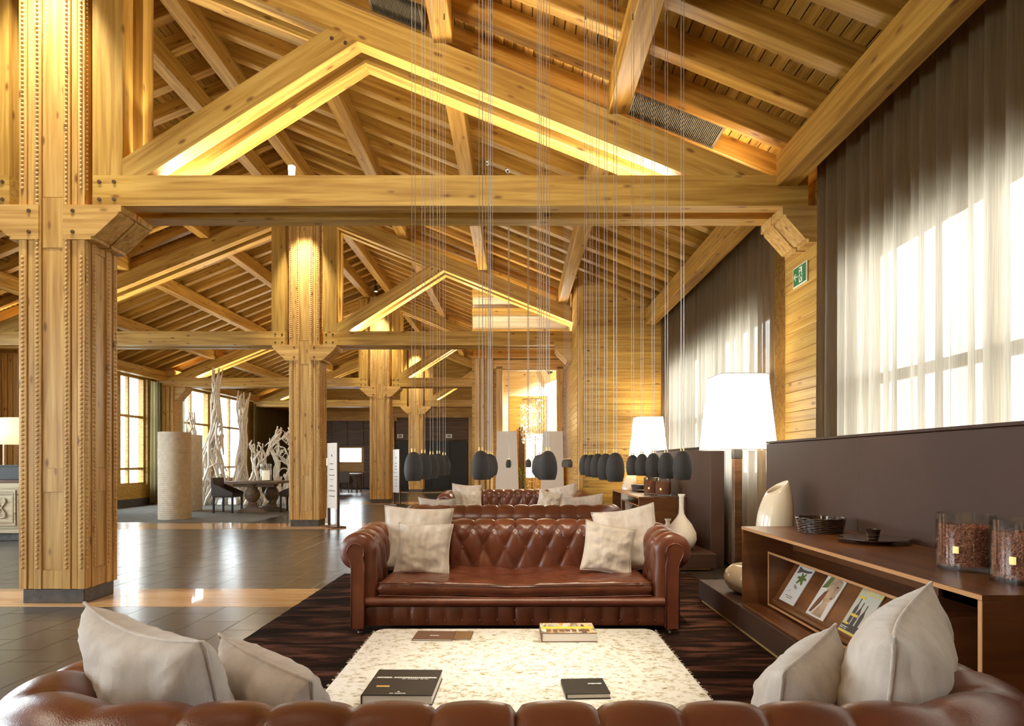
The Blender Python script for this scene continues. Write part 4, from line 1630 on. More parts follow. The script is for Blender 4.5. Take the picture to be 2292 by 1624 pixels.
# books
def book(name, label, cx, cy, w_, d_, h_, rot, cover, z=TZ, page=M_PAPER):
    t = thing(name, label, 'book', (cx, cy, z), R(rot))
    c = min(0.004, h_ * 0.2)
    MB().box(-w_ / 2 + 0.004, w_ / 2 - 0.003, -d_ / 2 + 0.003, d_ / 2 - 0.004, c, h_ - c).build('pages', page, t)
    MB().cbox(-w_ / 2, w_ / 2, -d_ / 2, d_ / 2, 0, c, c * 0.3).build('back_cover', cover, t)
    f = MB().cbox(-w_ / 2, w_ / 2, -d_ / 2, d_ / 2, h_ - c, h_, c * 0.3).build('front_cover', cover, t)
    MB().box(-w_ / 2 - 0.001, -w_ / 2 + 0.004, -d_ / 2, d_ / 2, c, h_ - c).build('spine', cover, t)
    return t, f


def marks(parent, specs, z, mat, name='print'):
    mb = MB()
    for (x0, x1, y0, y1) in specs:
        mb.box(x0, x1, y0, y1, z, z + 0.0006)
    return mb.build(name, mat, parent)


def scribble_line(x0, x1, y, h, gap=0.5, seed=0):
    """row of little upright strokes of unequal width, like a line of small print"""
    rr = random.Random(seed)
    out, x = [], x0
    while x < x1:
        wd = rr.uniform(0.35, 1.0) * h
        if rr.random() < 0.86:
            out.append((x, min(x + wd, x1), y - h / 2 * rr.uniform(0.6, 1), y + h / 2))
        x += wd + gap * h * 0.6
    return out


b1, f1 = book('black_book', 'large black picture book at the near left of the cream table', -0.435, 2.43, 0.262, 0.28, 0.038, -1, M_BKBLK)
marks(f1, scribble_line(-0.115, 0.12, 0.045, 0.010, 0.3, 1) + scribble_line(-0.02, 0.09, 0.028, 0.005, 0.4, 2) + [(-0.125, 0.125, 0.0375, 0.0385)], 0.038, M_INK, 'title_print')
marks(f1, scribble_line(-0.03, 0.03, -0.125, 0.007, 0.3, 3) + [(-0.004, 0.006, -0.112, -0.106)], 0.038, M_INK, 'publisher_print')
marks(f1, [(-0.095, -0.045, -0.06, -0.045)], 0.038, M_GOLD, 'gold_patch')
b2, f2 = book('small_black_book', 'small black booklet at the near right of the cream table', 0.268, 2.43, 0.168, 0.165, 0.022, 3, M_BKBLK)
marks(f2, scribble_line(0.015, 0.068, 0.02, 0.010, 0.3, 4), 0.022, M_INK, 'title_print')
marks(f2, scribble_line(-0.07, -0.01, -0.05, 0.004, 0.4, 5), 0.022, M_INKD, 'publisher_print')
b3, f3 = book('brown_folder', 'brown leatherette folder lying at the far left of the cream table', -0.415, 3.185, 0.20, 0.15, 0.010, -2, M_BKBRN)
marks(f3, scribble_line(-0.02, 0.025, -0.01, 0.012, 0.3, 6), 0.010, M_INK, 'crest_print')
b4, f4 = book('tan_booklet', 'tan booklet half under the brown folder on the cream table', -0.275, 3.20, 0.10, 0.145, 0.006, -3, M_BKOLV)
marks(f4, scribble_line(0.0, 0.03, 0.03, 0.008, 0.3, 7), 0.006, M_BRNP, 'print')
b5, f5 = book('picture_book', 'thick picture book with a patterned jacket at the far right of the cream table', 0.262, 3.185, 0.275, 0.19, 0.046, 1, M_BKBRN)
marks(f5, [(-0.1365, 0.1365, -0.094, 0.094)], 0.046, M_JACKET, 'jacket_print')
marks(f5, [(-0.13, 0.13, -0.02, 0.02)], 0.0468, M_YEL, 'title_band')
marks(f5, [(-0.11 + i * 0.032, -0.088 + i * 0.032, -0.072, -0.03) for i in range(7)], 0.0468, M_BRNP, 'title_print')

# ------------------------------------------------------------------ pendants
PM = {}
egg = [(0.0245, 0.0), (0.0275, 0.003), (0.0325, 0.022), (0.0342, 0.040), (0.0325, 0.062), (0.0270, 0.083), (0.0185, 0.098), (0.009, 0.1045), (0.0, 0.106)]
inn = [(0.0, 0.098), (0.016, 0.093), (0.029, 0.06), (0.030, 0.03), (0.0235, 0.002), (0.0245, 0.0)]
PM['shade'] = MB().lathe(inn + egg[1:], 22).mesh('shade', M_PEND, 'all')
PM['bulb'] = MB().lathe([(0, 0.012), (0.019, 0.012), (0.02, 0.022), (0, 0.024)], 14).mesh('bulb', M_BULB, True)
PM['ferrule'] = MB().lathe([(0, 0), (0.0026, 0), (0.0026, 0.018), (0, 0.018)], 8).mesh('ferrule', M_BRASS, True)
PM['clip'] = MB().lathe([(0, 0), (0.0035, 0), (0.0035, 0.028), (0, 0.028)], 8).mesh('cable_clip', M_CHROME, True)


def cable_mesh(h):
    k = round(h, 2)
    if ('cable', k) not in PM:
        PM[('cable', k)] = MB().tube([(0, 0, 0), (0, 0, k)], 0.0012, 4).mesh('cable', M_STEEL)
    return PM[('cable', k)]


def pendants(ys, xs, z0, label_fn, group, power, hooks, sep=0.0115):
    for r_, y in enumerate(ys):
        for c_, x in enumerate(xs):
            zz = z0 + rnd.uniform(-0.004, 0.004)
            t = thing('egg_pendant', label_fn(r_, c_), 'pendant lamp', (x, y, zz), 0, group)
            link('shade', PM['shade'], t)
            link('bulb', PM['bulb'], t)
            top = zr(x) + 0.195 - zz - 0.11
            for s_ in (-1, 1):
                link('ferrule', PM['ferrule'], t, loc=(s_ * sep / 2, 0.003 * s_, 0.100))
                link('cable', cable_mesh(top + 0.0), t, loc=(s_ * sep / 2, 0.003 * s_, 0.112))
            if hooks:
                link('cable_clip', PM['clip'], t, loc=(0, 0, 3.54 - zz))
            if power:
                light('SPOT', (x, y, zz + 0.008), power, (1.0, 0.93, 0.78), (0, 0, -1), 0.012, R(95), 0.7, 'pendant_light')


ordn = ('nearest', 'second nearest', 'middle', 'second furthest', 'furthest')
colw = ('left', 'centre-left', 'centre', 'centre-right', 'right')
pendants([2.27 + 0.2425 * i for i in range(5)], [-0.372 + 0.244 * i for i in range(5)], 1.181,
         lambda r_, c_: '%s dark egg pendant in the %s file over the near cream table' % (ordn[r_], colw[c_]), 'egg pendants over the near table', 2.3, True)
pendants([8.0 + 0.2425 * i for i in range(5)], [-0.36 + 0.262 * i for i in range(5)], 1.176,
         lambda r_, c_: '%s small egg pendant in the %s file over the far cream table' % (ordn[r_], colw[c_]), 'egg pendants over the far table', 0, False)
light('POINT', (0.15, 8.5, 1.12), 10, WARM2, size=0.2, name='pendant_light')

# ------------------------------------------------------------------ leather screens, benches, consoles
PXF = 2.30


def screen(label, y0, y1, seams):
    t = thing('leather_screen', label, 'screen', (PXF + 0.08, (y0 + y1) / 2, 0))
    cy = (y0 + y1) / 2
    ys = [y0] + seams + [y1]
    for i in range(len(ys) - 1):
        MB().cbox(-0.08, 0.08, ys[i] - cy + 0.0012, ys[i + 1] - cy - 0.0012, 0.0, 1.415, 0.004).build('panel', M_PANEL, t)
        MB().cbox(-0.085, 0.085, ys[i] - cy, ys[i + 1] - cy - 0.001, 1.417, 1.436, 0.003).build('cap', M_PANEL, t)
    return t


screen('near brown leather screen wall behind the console with the clay jars', 0.3, 5.75, [2.36, 4.21])
screen('far brown leather screen wall, beyond the large lamp', 7.385, 10.95, [9.3])


def bench(label, y0, y1, seams):
    t = thing('low_bench', label, 'bench', (1.633, (y0 + y1) / 2, 0))
    cy = (y0 + y1) / 2
    ys = [y0] + seams + [y1]
    for i in range(len(ys) - 1):
        MB().cbox(0.0, 0.655, ys[i] - cy + 0.001, ys[i + 1] - cy - 0.001, 0.035, 0.20, 0.004).build('section', M_PANEL, t)
    MB().box(0.012, 0.60, y0 - cy + 0.05, y1 - cy - 0.05, 0.012, 0.035).build('base_rail', M_GOLD, t)
    return t


bench('long low leather clad bench under the near console', 1.1, 5.59, [2.6, 3.69, 4.6])
bench('long low leather clad bench under the far console', 7.12, 10.9, [8.4, 9.6])


def console(label, y0, y1, detail):
    t = thing('console', label, 'console', (1.655, y0, 0.20))
    L_ = y1 - y0
    th = 0.022
    H = 0.577
    w_ = 0.635
    beam('top', (0.3175, 0, H - th / 2), (0.3175, L_, H - th / 2), w_, th, M_WALNUT, t, ch=0.002)
    for yy in (th / 2, L_ - th / 2):
        beam('end_panel', (0.003, yy, (H - th) / 2), (w_ - 0.003, yy, (H - th) / 2), th, H - th, M_WALNUT, t, ch=0.002)
    beam('bottom_plate', (w_ / 2, 0.022, 0.008), (w_ / 2, L_ - 0.022, 0.008), w_ - 0.006, 0.016, M_WALNUT, t, ch=0.002)
    e = MB()
    e.box(-0.0015, 0.002, 0.0, L_, H - th + 0.002, H - 0.002)
    e.box(-0.0015, 0.002, 0.0, th - 0.002, 0, H - th)
    e.build('light_edge', M_EDGE, t)
    # back board
    beam('back_board', (0.375, 0.77, 0.28), (0.375, L_ - th, 0.28), 0.02, 0.545, M_WALNUT, t, ch=0.002)
    # compartment
    a, b = 0.43, L_ - 0.12
    x0, x1 = 0.145, 0.36
    beam('compartment_top', ((x0 + x1) / 2, a, 0.412 - 0.009), ((x0 + x1) / 2, b, 0.412 - 0.009), x1 - x0, 0.018, M_WALNUT, t, ch=0.001)
    beam('compartment_floor', ((x0 + x1) / 2, a, 0.036), ((x0 + x1) / 2, b, 0.036), x1 - x0, 0.018, M_WALNUT, t, ch=0.001)
    for yy in (a + 0.009, b - 0.009):
        beam('compartment_end', (x0 + 0.001, yy, 0.22), (x1, yy, 0.22), 0.018, 0.348, M_WALNUT, t, ch=0.001)
    ee = MB()
    ee.box(x0 - 0.0015, x0 + 0.001, a, b, 0.396, 0.411).box(x0 - 0.0015, x0 + 0.001, b - 0.017, b, 0.04, 0.4).box(x0 - 0.0015, x0 + 0.001, a, b, 0.030, 0.044)
    ee.build('light_edge', M_EDGE, t)
    # sloping rest and lip
    beam('magazine_rest', (0.26, a + 0.02, 0.20), (0.26, b - 0.02, 0.20), 0.012, 0.36, M_WALNUT, t, up=(0.53, 0, 0.848), ch=0.001)
    beam('lip', (0.172, a + 0.02, 0.062), (0.172, b - 0.02, 0.062), 0.006, 0.04, M_WALNUT, t, ch=0.001)
    return t


console('walnut veneer console with sloping magazine rack, right of the near sofas', 2.22, 4.59, True)
console('far walnut console beyond the white bottle vase, beside the furthest sofa', 8.43, 10.75, True)


# magazines on the sloping rest: local u along y (width), v up the slope
def magazine(label, yc, build):
    t = thing('magazine', label, 'magazine', (1.655 + 0.1835, yc, 0.20 + 0.0925))
    d = Vector((0.53, 0, 0.848))                     # up the slope
    u = Vector((0, -1, 0))                           # reader's right
    nrm = Vector((-0.848, 0, 0.53))
    M = Matrix((u, d, nrm)).transposed().to_4x4()
    M.translation = t.location
    t.matrix_world = M
    build(t)
    return t


def flat(parent, name, poly, z, mat):
    n = len(poly)
    return MB().add([(x, y, z) for x, y in poly], [tuple(range(n))]).build(name, mat, parent)


def text(parent, body, size, loc, mat, name, rot=0.0):
    cu = bpy.data.curves.new(name, 'FONT')
    cu.body = body
    cu.size = size
    cu.extrude = 0.0002
    cu.materials.append(mat)
    tmp = bpy.data.objects.new(name, cu)
    COL.objects.link(tmp)
    bpy.context.view_layer.update()
    me = bpy.data.meshes.new_from_object(tmp.evaluated_get(bpy.context.evaluated_depsgraph_get()))
    bpy.data.objects.remove(tmp, do_unlink=True)
    bpy.data.curves.remove(cu)
    return link(name, me, parent, loc=loc, rot=(0, 0, rot))


def mag1(t):
    MB().cbox(-0.11, 0.11, 0, 0.30, 0.0, 0.008, 0.001).build('cover', M_MAGW, t)
    leaf = []
    for i in range(36):
        a = 2 * math.pi * i / 36
        r_ = 0.05 * (0.72 + 0.28 * math.cos(6 * a)) * (1.15 if math.sin(a) < 0 else 0.9)
        leaf.append((0.02 + r_ * 1.35 * math.cos(a), 0.195 + r_ * math.sin(a)))
    flat(t, 'printed_leaf', leaf, 0.0085, M_GREENP)
    flat(t, 'printed_branch', [(-0.08, 0.215), (-0.02, 0.235), (0.05, 0.238), (0.1, 0.25), (0.1, 0.262), (0.04, 0.255), (-0.03, 0.256), (-0.085, 0.27)], 0.0087, M_INKD)
    pts = [(-0.02 + 0.05 * i / 24, 0.13 + 0.012 * math.sin(i * 1.1) - 0.0006 * i, 0.009) for i in range(25)]
    MB().tube(pts, 0.0009, 4).build('title_script', M_INKD, t)
    pts = [(-0.07 + 0.045 * i / 10, 0.075 + 0.02 * (i / 10) ** 2, 0.009) for i in range(11)]
    MB().tube(pts, 0.0008, 4).build('script_stroke', M_INKD, t)
    marks(t, scribble_line(-0.06, 0.05, 0.048, 0.005, 0.6, 11) + scribble_line(-0.03, 0.04, 0.036, 0.005, 0.6, 12), 0.0083, M_INKD, 'small_print')


def mag2(t):
    MB().cbox(-0.11, 0.11, 0, 0.30, 0.0, 0.008, 0.001).build('cover', M_MAGW, t)
    flat(t, 'printed_face', [(-0.02, 0.28), (0.03, 0.285), (0.09, 0.265), (0.1, 0.22), (0.085, 0.175), (0.092, 0.16), (0.075, 0.14), (0.06, 0.115), (0.0, 0.10), (-0.03, 0.15), (-0.035, 0.22)], 0.0085, M_SKINP)
    flat(t, 'printed_scarf', [(-0.09, 0.02), (-0.06, 0.02), (-0.02, 0.10), (-0.01, 0.19), (-0.045, 0.17), (-0.07, 0.11)], 0.0087, M_BRNP)
    flat(t, 'printed_neck', [(-0.05, 0.01), (0.07, 0.01), (0.06, 0.11), (0.0, 0.10)], 0.0083, M_SKINP)
    flat(t, 'printed_lips', [(0.04, 0.142), (0.06, 0.152), (0.078, 0.147), (0.06, 0.138)], 0.0089, M_BRNP)
    flat(t, 'printed_eye', [(0.045, 0.222), (0.062, 0.232), (0.08, 0.222), (0.062, 0.216)], 0.0089, M_INKD)
    flat(t, 'printed_green', [(-0.1, 0.19), (-0.04, 0.2), (-0.02, 0.29), (-0.06, 0.295)], 0.0084, M_GREENP)


def mag3(t):
    MB().cbox(-0.105, 0.105, 0, 0.29, 0.0, 0.008, 0.001).build('cover', M_MAGG, t)
    text(t, 'EVASION', 0.052, (-0.10, 0.245, 0.0085), M_YEL, 'title_print')
    marks(t, [(-0.095, -0.02, 0.218, 0.232)], 0.0083, M_YEL, 'subtitle_print')
    for i, (x, y, s) in enumerate(((-0.055, 0.11, 1.0), (-0.015, 0.09, 1.15), (0.03, 0.08, 1.1))):
        flat(t, 'printed_bottle', [(x - 0.014 * s, y - 0.06), (x + 0.014 * s, y - 0.06), (x + 0.016 * s, y + 0.04), (x + 0.005, y + 0.075), (x + 0.005, y + 0.11), (x - 0.005, y + 0.11), (x - 0.005, y + 0.075), (x - 0.016 * s, y + 0.04)], 0.0085 + i * 1e-4, M_INKD)
    flat(t, 'printed_table', [(-0.1, 0.015), (0.1, 0.015), (0.1, 0.06), (-0.1, 0.05)], 0.0083, M_INKD)
    marks(t, [(-0.07, 0.0, 0.105, 0.12), (-0.085, -0.045, 0.05, 0.062)], 0.0089, M_YEL, 'label_print')
    marks(t, [(-0.104, 0.104, 0.001, 0.012)], 0.0089, M_YEL, 'foot_band')
    marks(t, scribble_line(-0.095, -0.03, 0.034, 0.006, 0.5, 21) + scribble_line(-0.095, -0.04, 0.024, 0.006, 0.5, 22), 0.0090, M_INK, 'small_print')


magazine('magazine with a green leaf on white, first from the far end of the rack', 4.25, mag1)
magazine('magazine with a woman\'s face and scarf, middle of the rack', 3.85, mag2)
magazine('magazine titled EVASION in yellow with dark bottles', 3.46, mag3)


# ------------------------------------------------------------------ ceramics and jars
def cut_vase(label, x, y, z, s=1.0):
    """tall cream vase with a slanted mouth"""
    t = thing('slanted_vase', label, 'vase', (x, y, z))
    mb = MB()
    seg, n = 36, 26
    H = 0.93 * s
    vs, fs = [], []
    R0 = 0.142 * s

    def ring(f, inner):
        out = []
        for k in range(seg):
            a = 2 * math.pi * k / seg
            cut = H * (0.915 + 0.055 * math.cos(a))         # slanted rim, high to the +x side
            zz = cut * f
            r_ = R0 * (0.84 + 0.16 * math.sin(min(1, f / 0.6) * math.pi * 0.5)) if f < 0.6 else R0 * (1.0 - 0.42 * ((f - 0.6) / 0.4) ** 2.6)
            cx = 0.03 * s * f ** 3
            if inner:
                r_ -= 0.012 * s
            out.append((cx + r_ * math.cos(a), r_ * math.sin(a), zz))
        return out

    for i in range(n + 1):
        vs += ring(i / n, False)
    for i in range(8):
        vs += ring(1 - 0.035 * i - 0.004, True)
    m = n + 1 + 8
    for i in range(m - 1):
        for k in range(seg):
            k2 = (k + 1) % seg
            fs.append((i * seg + k, i * seg + k2, (i + 1) * seg + k2, (i + 1) * seg + k))
    fs.append(tuple(range(seg - 1, -1, -1)))
    fs.append(tuple((m - 1) * seg + k for k in range(seg)))
    mb.add(vs, fs)
    mb.build('body', M_CERAM, t, 'all')
    return t


def pebble_vase(label, x, y, z, r_):
    t = thing('round_vase', label, 'vase', (x, y, z))
    pr = [(0, 0), (r_ * 0.45, 0.0), (r_ * 0.8, r_ * 0.18), (r_ * 0.98, r_ * 0.48), (r_, r_ * 0.68), (r_ * 0.93, r_ * 0.95), (r_ * 0.7, r_ * 1.17), (r_ * 0.42, r_ * 1.24), (r_ * 0.36, r_ * 1.2), (r_ * 0.5, r_ * 0.9), (0, r_ * 0.7)]
    MB().lathe(pr, 40).build('body', M_CERAM, t, 'all')
    return t


def bottle_vase(label, x, y, z, prof):
    t = thing('bottle_vase', label, 'vase', (x, y, z))
    MB().lathe(prof, 32).build('body', M_CERAW, t, 'all')
    return t


def ribbed_bowl(label, x, y, z, r_, h_):
    t = thing('ribbed_bowl', label, 'bowl', (x, y, z))
    mb = MB()
    for i in range(8):
        f = (i + 0.5) / 8
        rr = r_ * (0.86 + 0.14 * f)
        pts = [(rr * math.cos(2 * math.pi * k / 40), rr * math.sin(2 * math.pi * k / 40), h_ * f + 0.003 * math.sin(k * 1.9 + i * 2)) for k in range(40)]
        mb.tube(pts, h_ / 15, 6, closed=True)
    mb.build('coil', M_DKCER, t, 'all')
    MB().lathe([(0, 0.0), (r_ * 0.85, 0.0), (r_ * 0.985, h_ * 0.98), (r_ * 0.96, h_ * 0.98), (r_ * 0.83, 0.008), (0, 0.008)], 40).build('wall', M_DKCER, t, 40)
    return t


def platter(label, x, y, z, r_):
    t = thing('platter', label, 'plate', (x, y, z))
    MB().lathe([(0, 0), (r_ * 0.5, 0), (r_ * 0.55, 0.008), (r_, 0.026), (r_, 0.030), (r_ * 0.6, 0.016), (0, 0.013)], 48).build('dish', M_DKCER, t, 35)
    return t


def cup(label, x, y, z):
    t = thing('small_cup', label, 'cup', (x, y, z))
    mb = MB().lathe([(0, 0), (0.026, 0), (0.03, 0.01), (0.028, 0.014), (0.034, 0.03), (0.032, 0.034), (0.038, 0.058), (0.041, 0.066), (0.036, 0.066), (0.024, 0.01), (0, 0.01)], 24)
    mb.build('body', M_DKCER, t, 40)
    return t


def jar(label, x, y, z, r_, h_, fill):
    t = thing('glass_jar', label, 'jar', (x, y, z))
    g = MB().lathe([(0, 0), (r_, 0), (r_, h_), (r_ - 0.004, h_), (r_ - 0.004, 0.016), (0, 0.016)], 48)
    g.build('glass', M_VGLASS, t, 35)
    mb = MB()
    rr = random.Random(int(x * 1000 + y * 77))
    # pellets: shell against the glass and the surface, around a solid core
    mb.lathe([(0, 0.02), (r_ - 0.022, 0.02), (r_ - 0.022, fill - 0.012), (0, fill - 0.012)], 24)
    ro = r_ - 0.012
    zz = 0.024
    row = 0
    while zz < fill:
        n = int(2 * math.pi * ro / 0.0105)
        for k in range(n):
            a = 2 * math.pi * (k + 0.5 * (row % 2)) / n + rr.uniform(-.03, .03)
            r2 = ro - rr.uniform(0, 0.006)
            s_ = rr.uniform(0.0045, 0.0068)
            c = Vector((r2 * math.cos(a), r2 * math.sin(a), zz + rr.uniform(-.003, .003)))
            ax = Vector((rr.uniform(-1, 1), rr.uniform(-1, 1), rr.uniform(-1, 1))).normalized()
            b_ = ax.orthogonal().normalized()
            d_ = ax.cross(b_)
            mb.add([c + ax * s_, c - ax * s_, c + b_ * s_, c - b_ * s_, c + d_ * s_, c - d_ * s_],
                   [(0, 2, 4), (2, 1, 4), (1, 3, 4), (3, 0, 4), (2, 0, 5), (1, 2, 5), (3, 1, 5), (0, 3, 5)])
        zz += 0.0092
        row += 1
    for i in range(260):
        a, q = rr.uniform(0, 6.28), math.sqrt(rr.random()) * (r_ - 0.014)
        c = Vector((q * math.cos(a), q * math.sin(a), fill - 0.008 + rr.uniform(-.004, .006)))
        s_ = rr.uniform(0.005, 0.008)
        ax = Vector((rr.uniform(-1, 1), rr.uniform(-1, 1), rr.uniform(-1, 1))).normalized()
        b_ = ax.orthogonal().normalized()
        d_ = ax.cross(b_)
        mb.add([c + ax * s_, c - ax * s_, c + b_ * s_, c - b_ * s_, c + d_ * s_, c - d_ * s_],
               [(0, 2, 4), (2, 1, 4), (1, 3, 4), (3, 0, 4), (2, 0, 5), (1, 2, 5), (3, 1, 5), (0, 3, 5)])
    tag(mb.build('clay_pellets', M_PELLET, t), kind='stuff')
    st = MB()
    a0 = math.atan2(-y, -x)
    seg = 8
    vs = []
    for k in range(seg + 1):
        a = a0 - 0.42 + 0.20 * k / seg
        for zq in (0.078, 0.108):
            vs.append(((r_ + 0.0012) * math.cos(a), (r_ + 0.0012) * math.sin(a), zq))
    st.add(vs, [(2 * k, 2 * k + 2, 2 * k + 3, 2 * k + 1) for k in range(seg)])
    st.build('gold_sticker', M_GOLD, t)
    return t


CT = 0.7775
cut_vase('tall cream vase with slanted mouth, standing behind the near console', 2.05, 4.98, 0.2005)
pebble_vase('round cream pebble vase on the bench left of the near console', 1.86, 5.0, 0.2005, 0.19)
ribbed_bowl('dark ribbed bowl on the near console', 2.05, 4.21, CT, 0.152, 0.10)
platter('dark round platter on the near console', 2.09, 3.66, CT, 0.19)
cup('small dark cup standing on the dark platter', 2.09, 3.66, CT + 0.0135)
jar('glass jar of brown clay pellets, further of the two on the near console', 1.985, 2.76, CT, 0.112, 0.245, 0.19)
jar('glass jar of brown clay pellets, nearer of the two at the console end', 2.0, 2.46, CT, 0.112, 0.245, 0.19)
bottle_vase('white bottle vase with long slim neck, behind the right arm of the facing sofa', 1.97, 7.45, 0.2005,
            [(0, 0), (0.09, 0), (0.15, 0.05), (0.178, 0.13), (0.17, 0.21), (0.12, 0.31), (0.06, 0.385), (0.034, 0.43), (0.028, 0.50), (0.028, 0.63), (0.045, 0.665), (0.04, 0.665), (0.02, 0.63), (0, 0.6)])
bottle_vase('squat white bottle vase beside the long necked one', 1.93, 7.95, 0.2005,
            [(0, 0), (0.14, 0), (0.21, 0.06), (0.22, 0.13), (0.16, 0.20), (0.06, 0.235), (0.03, 0.26), (0.025, 0.29), (0.045, 0.325), (0.04, 0.325), (0.015, 0.29), (0, 0.28)])
cut_vase('cream vase with slanted mouth at the far end of the far console', 1.93, 10.72, 0.2005 + 0.0, 0.98)
ribbed_bowl('dark ribbed bowl on the far console', 2.02, 10.2, CT, 0.14, 0.10)
platter('dark round platter on the far console', 1.98, 9.75, CT, 0.17)
jar('glass jar of brown clay pellets, further of the two on the far console', 1.97, 9.1, CT, 0.112, 0.245, 0.19)
jar('glass jar of brown clay pellets, nearer of the two on the far console', 2.06, 8.75, CT, 0.112, 0.245, 0.19)


# ------------------------------------------------------------------ floor lamps
def floor_lamp(label, x, y, bot, top, zb, zt_, grp, power):
    t = thing('floor_lamp', label, 'floor lamp', (x, y, 0.012), 0, grp)
    mb = MB()
    a, b = bot / 2, top / 2
    c = 0.9
    vs = []
    for h, z_ in ((a, zb), (b, zt_)):
        k = h * 0.86
        vs += [(-h, -k, z_), (-k, -h, z_), (k, -h, z_), (h, -k, z_), (h, k, z_), (k, h, z_), (-k, h, z_), (-h, k, z_)]
    fs = [(i, (i + 1) % 8, (i + 1) % 8 + 8, i + 8) for i in range(8)]
    mb.add(vs, fs)
    o = mb.build('shade', M_LAMPSH, t)
    for zq, h in ((zb, a), (zt_, b)):
        k = h * 0.86
        MB().tube([(-h, -k, zq), (-k, -h, zq), (k, -h, zq), (h, -k, zq), (h, k, zq), (k, h, zq), (-k, h, zq), (-h, k, zq)], 0.005, 5, closed=True).build('shade_rim', M_WHITE, o)
    MB().cbox(-0.04, 0.04, -0.04, 0.04, 0.03, zb - 0.09, 0.004).build('pole', M_DARKW, t)
    MB().cbox(-0.043, 0.043, -0.043, 0.043, zb - 0.09, zb + 0.12, 0.004).build('pole_cap', M_BLACK, t)
    MB().cbox(-0.17, 0.17, -0.17, 0.17, 0.0, 0.03, 0.006).build('base', M_BLACK, t)
    MB().ball((0, 0, (zb + zt_) / 2), 0.05, 12, 8).build('bulb', M_BULB, t, 'all')
    light('POINT', (x, y, (zb + zt_) / 2 + 0.05), power, WARM2, size=0.12, name='floor_lamp_light')
    return t


floor_lamp('large floor lamp with white tapered shade beside the near leather screen', 2.26, 6.40, 0.615, 0.48, 1.36, 2.11, 'white shaded floor lamps', 15)
floor_lamp('floor lamp with white tapered shade against the far plank wall', 2.24, 10.62, 0.56, 0.43, 1.30, 1.99, 'white shaded floor lamps', 26)

# ------------------------------------------------------------------ exit sign on the plank pier
es = thing('exit_sign', 'green exit sign with arrow on the plank pier between curtains', 'sign', (2.655, 5.83, 2.99))
# the plate faces -x; local y along the wall
MB().cbox(-0.012, 0.0, -0.14, 0.14, -0.095, 0.095, 0.002).build('border', M_SIGNW, es)
MB().box(-0.0135, -0.011, -0.128, 0.128, -0.083, 0.083).build('green_field', M_SIGN, es)
MB().box(-0.015, -0.013, -0.055, 0.008, -0.07, 0.07).build('door_pictogram', M_SIGNW, es)
fig = MB()
for (a0, z0_, a1, z1_) in ((-0.02, 0.03, -0.03, 0.0), (-0.03, 0.0, -0.05, -0.03), (-0.03, 0.0, -0.012, -0.03), (-0.012, -0.03, -0.03, -0.06), (-0.022, 0.02, 0.0, 0.005), (-0.022, 0.02, -0.05, 0.01)):
    fig.tube([(-0.0155, a0, z0_), (-0.0155, a1, z1_)], 0.005, 5)
fig.ball((-0.0155, -0.018, 0.048), 0.009, 8, 5)
fig.build('running_figure', M_SIGN, es)
ar = MB()
for (a0, z0_, a1, z1_) in ((0.035, 0, 0.105, 0), (0.105, 0, 0.078, 0.03), (0.105, 0, 0.078, -0.03)):
    ar.tube([(-0.014, a0, z0_), (-0.014, a1, z1_)], 0.006, 5)
ar.build('arrow', M_SIGNW, es)


# ------------------------------------------------------------------ air grilles between the rafters above the truss
def grille(label, x0, x1, y0, y1):
    t = thing('air_grille', label, 'air vent', ((x0 + x1) / 2, (y0 + y1) / 2, zr((x0 + x1) / 2) + 0.03))
    t.rotation_euler = (0, SL, 0)
    l_, w2 = (x1 - x0) / cs / 2, (y1 - y0) / 2
    f = MB().box(-l_, l_, -w2, -w2 + 0.02, -0.01, 0.03).box(-l_, l_, w2 - 0.02, w2, -0.01, 0.03).box(-l_, -l_ + 0.02, -w2, w2, -0.01, 0.03).box(l_ - 0.02, l_, -w2, w2, -0.01, 0.03)
    f.build('frame', M_GRILLE, t)
    MB().box(-l_, l_, -w2, w2, 0.03, 0.036).build('back_plate', M_BLACK, t)
    s = MB()
    n = int(2 * l_ / 0.016)
    for i in range(n):
        x = -l_ + 0.02 + i * 0.016
        s.box(x, x + 0.006, -w2 + 0.02, w2 - 0.02, -0.006, 0.02)
    tag(s.build('slat', M_GRILLE, t), kind='stuff')


grille('dark slatted air vent in the roof above the right of the nearest truss', 1.05, 1.86, 5.54, 5.92)
grille('dark slatted air vent in the roof above the middle of the nearest truss', -1.36, -0.86, 5.54, 5.92)


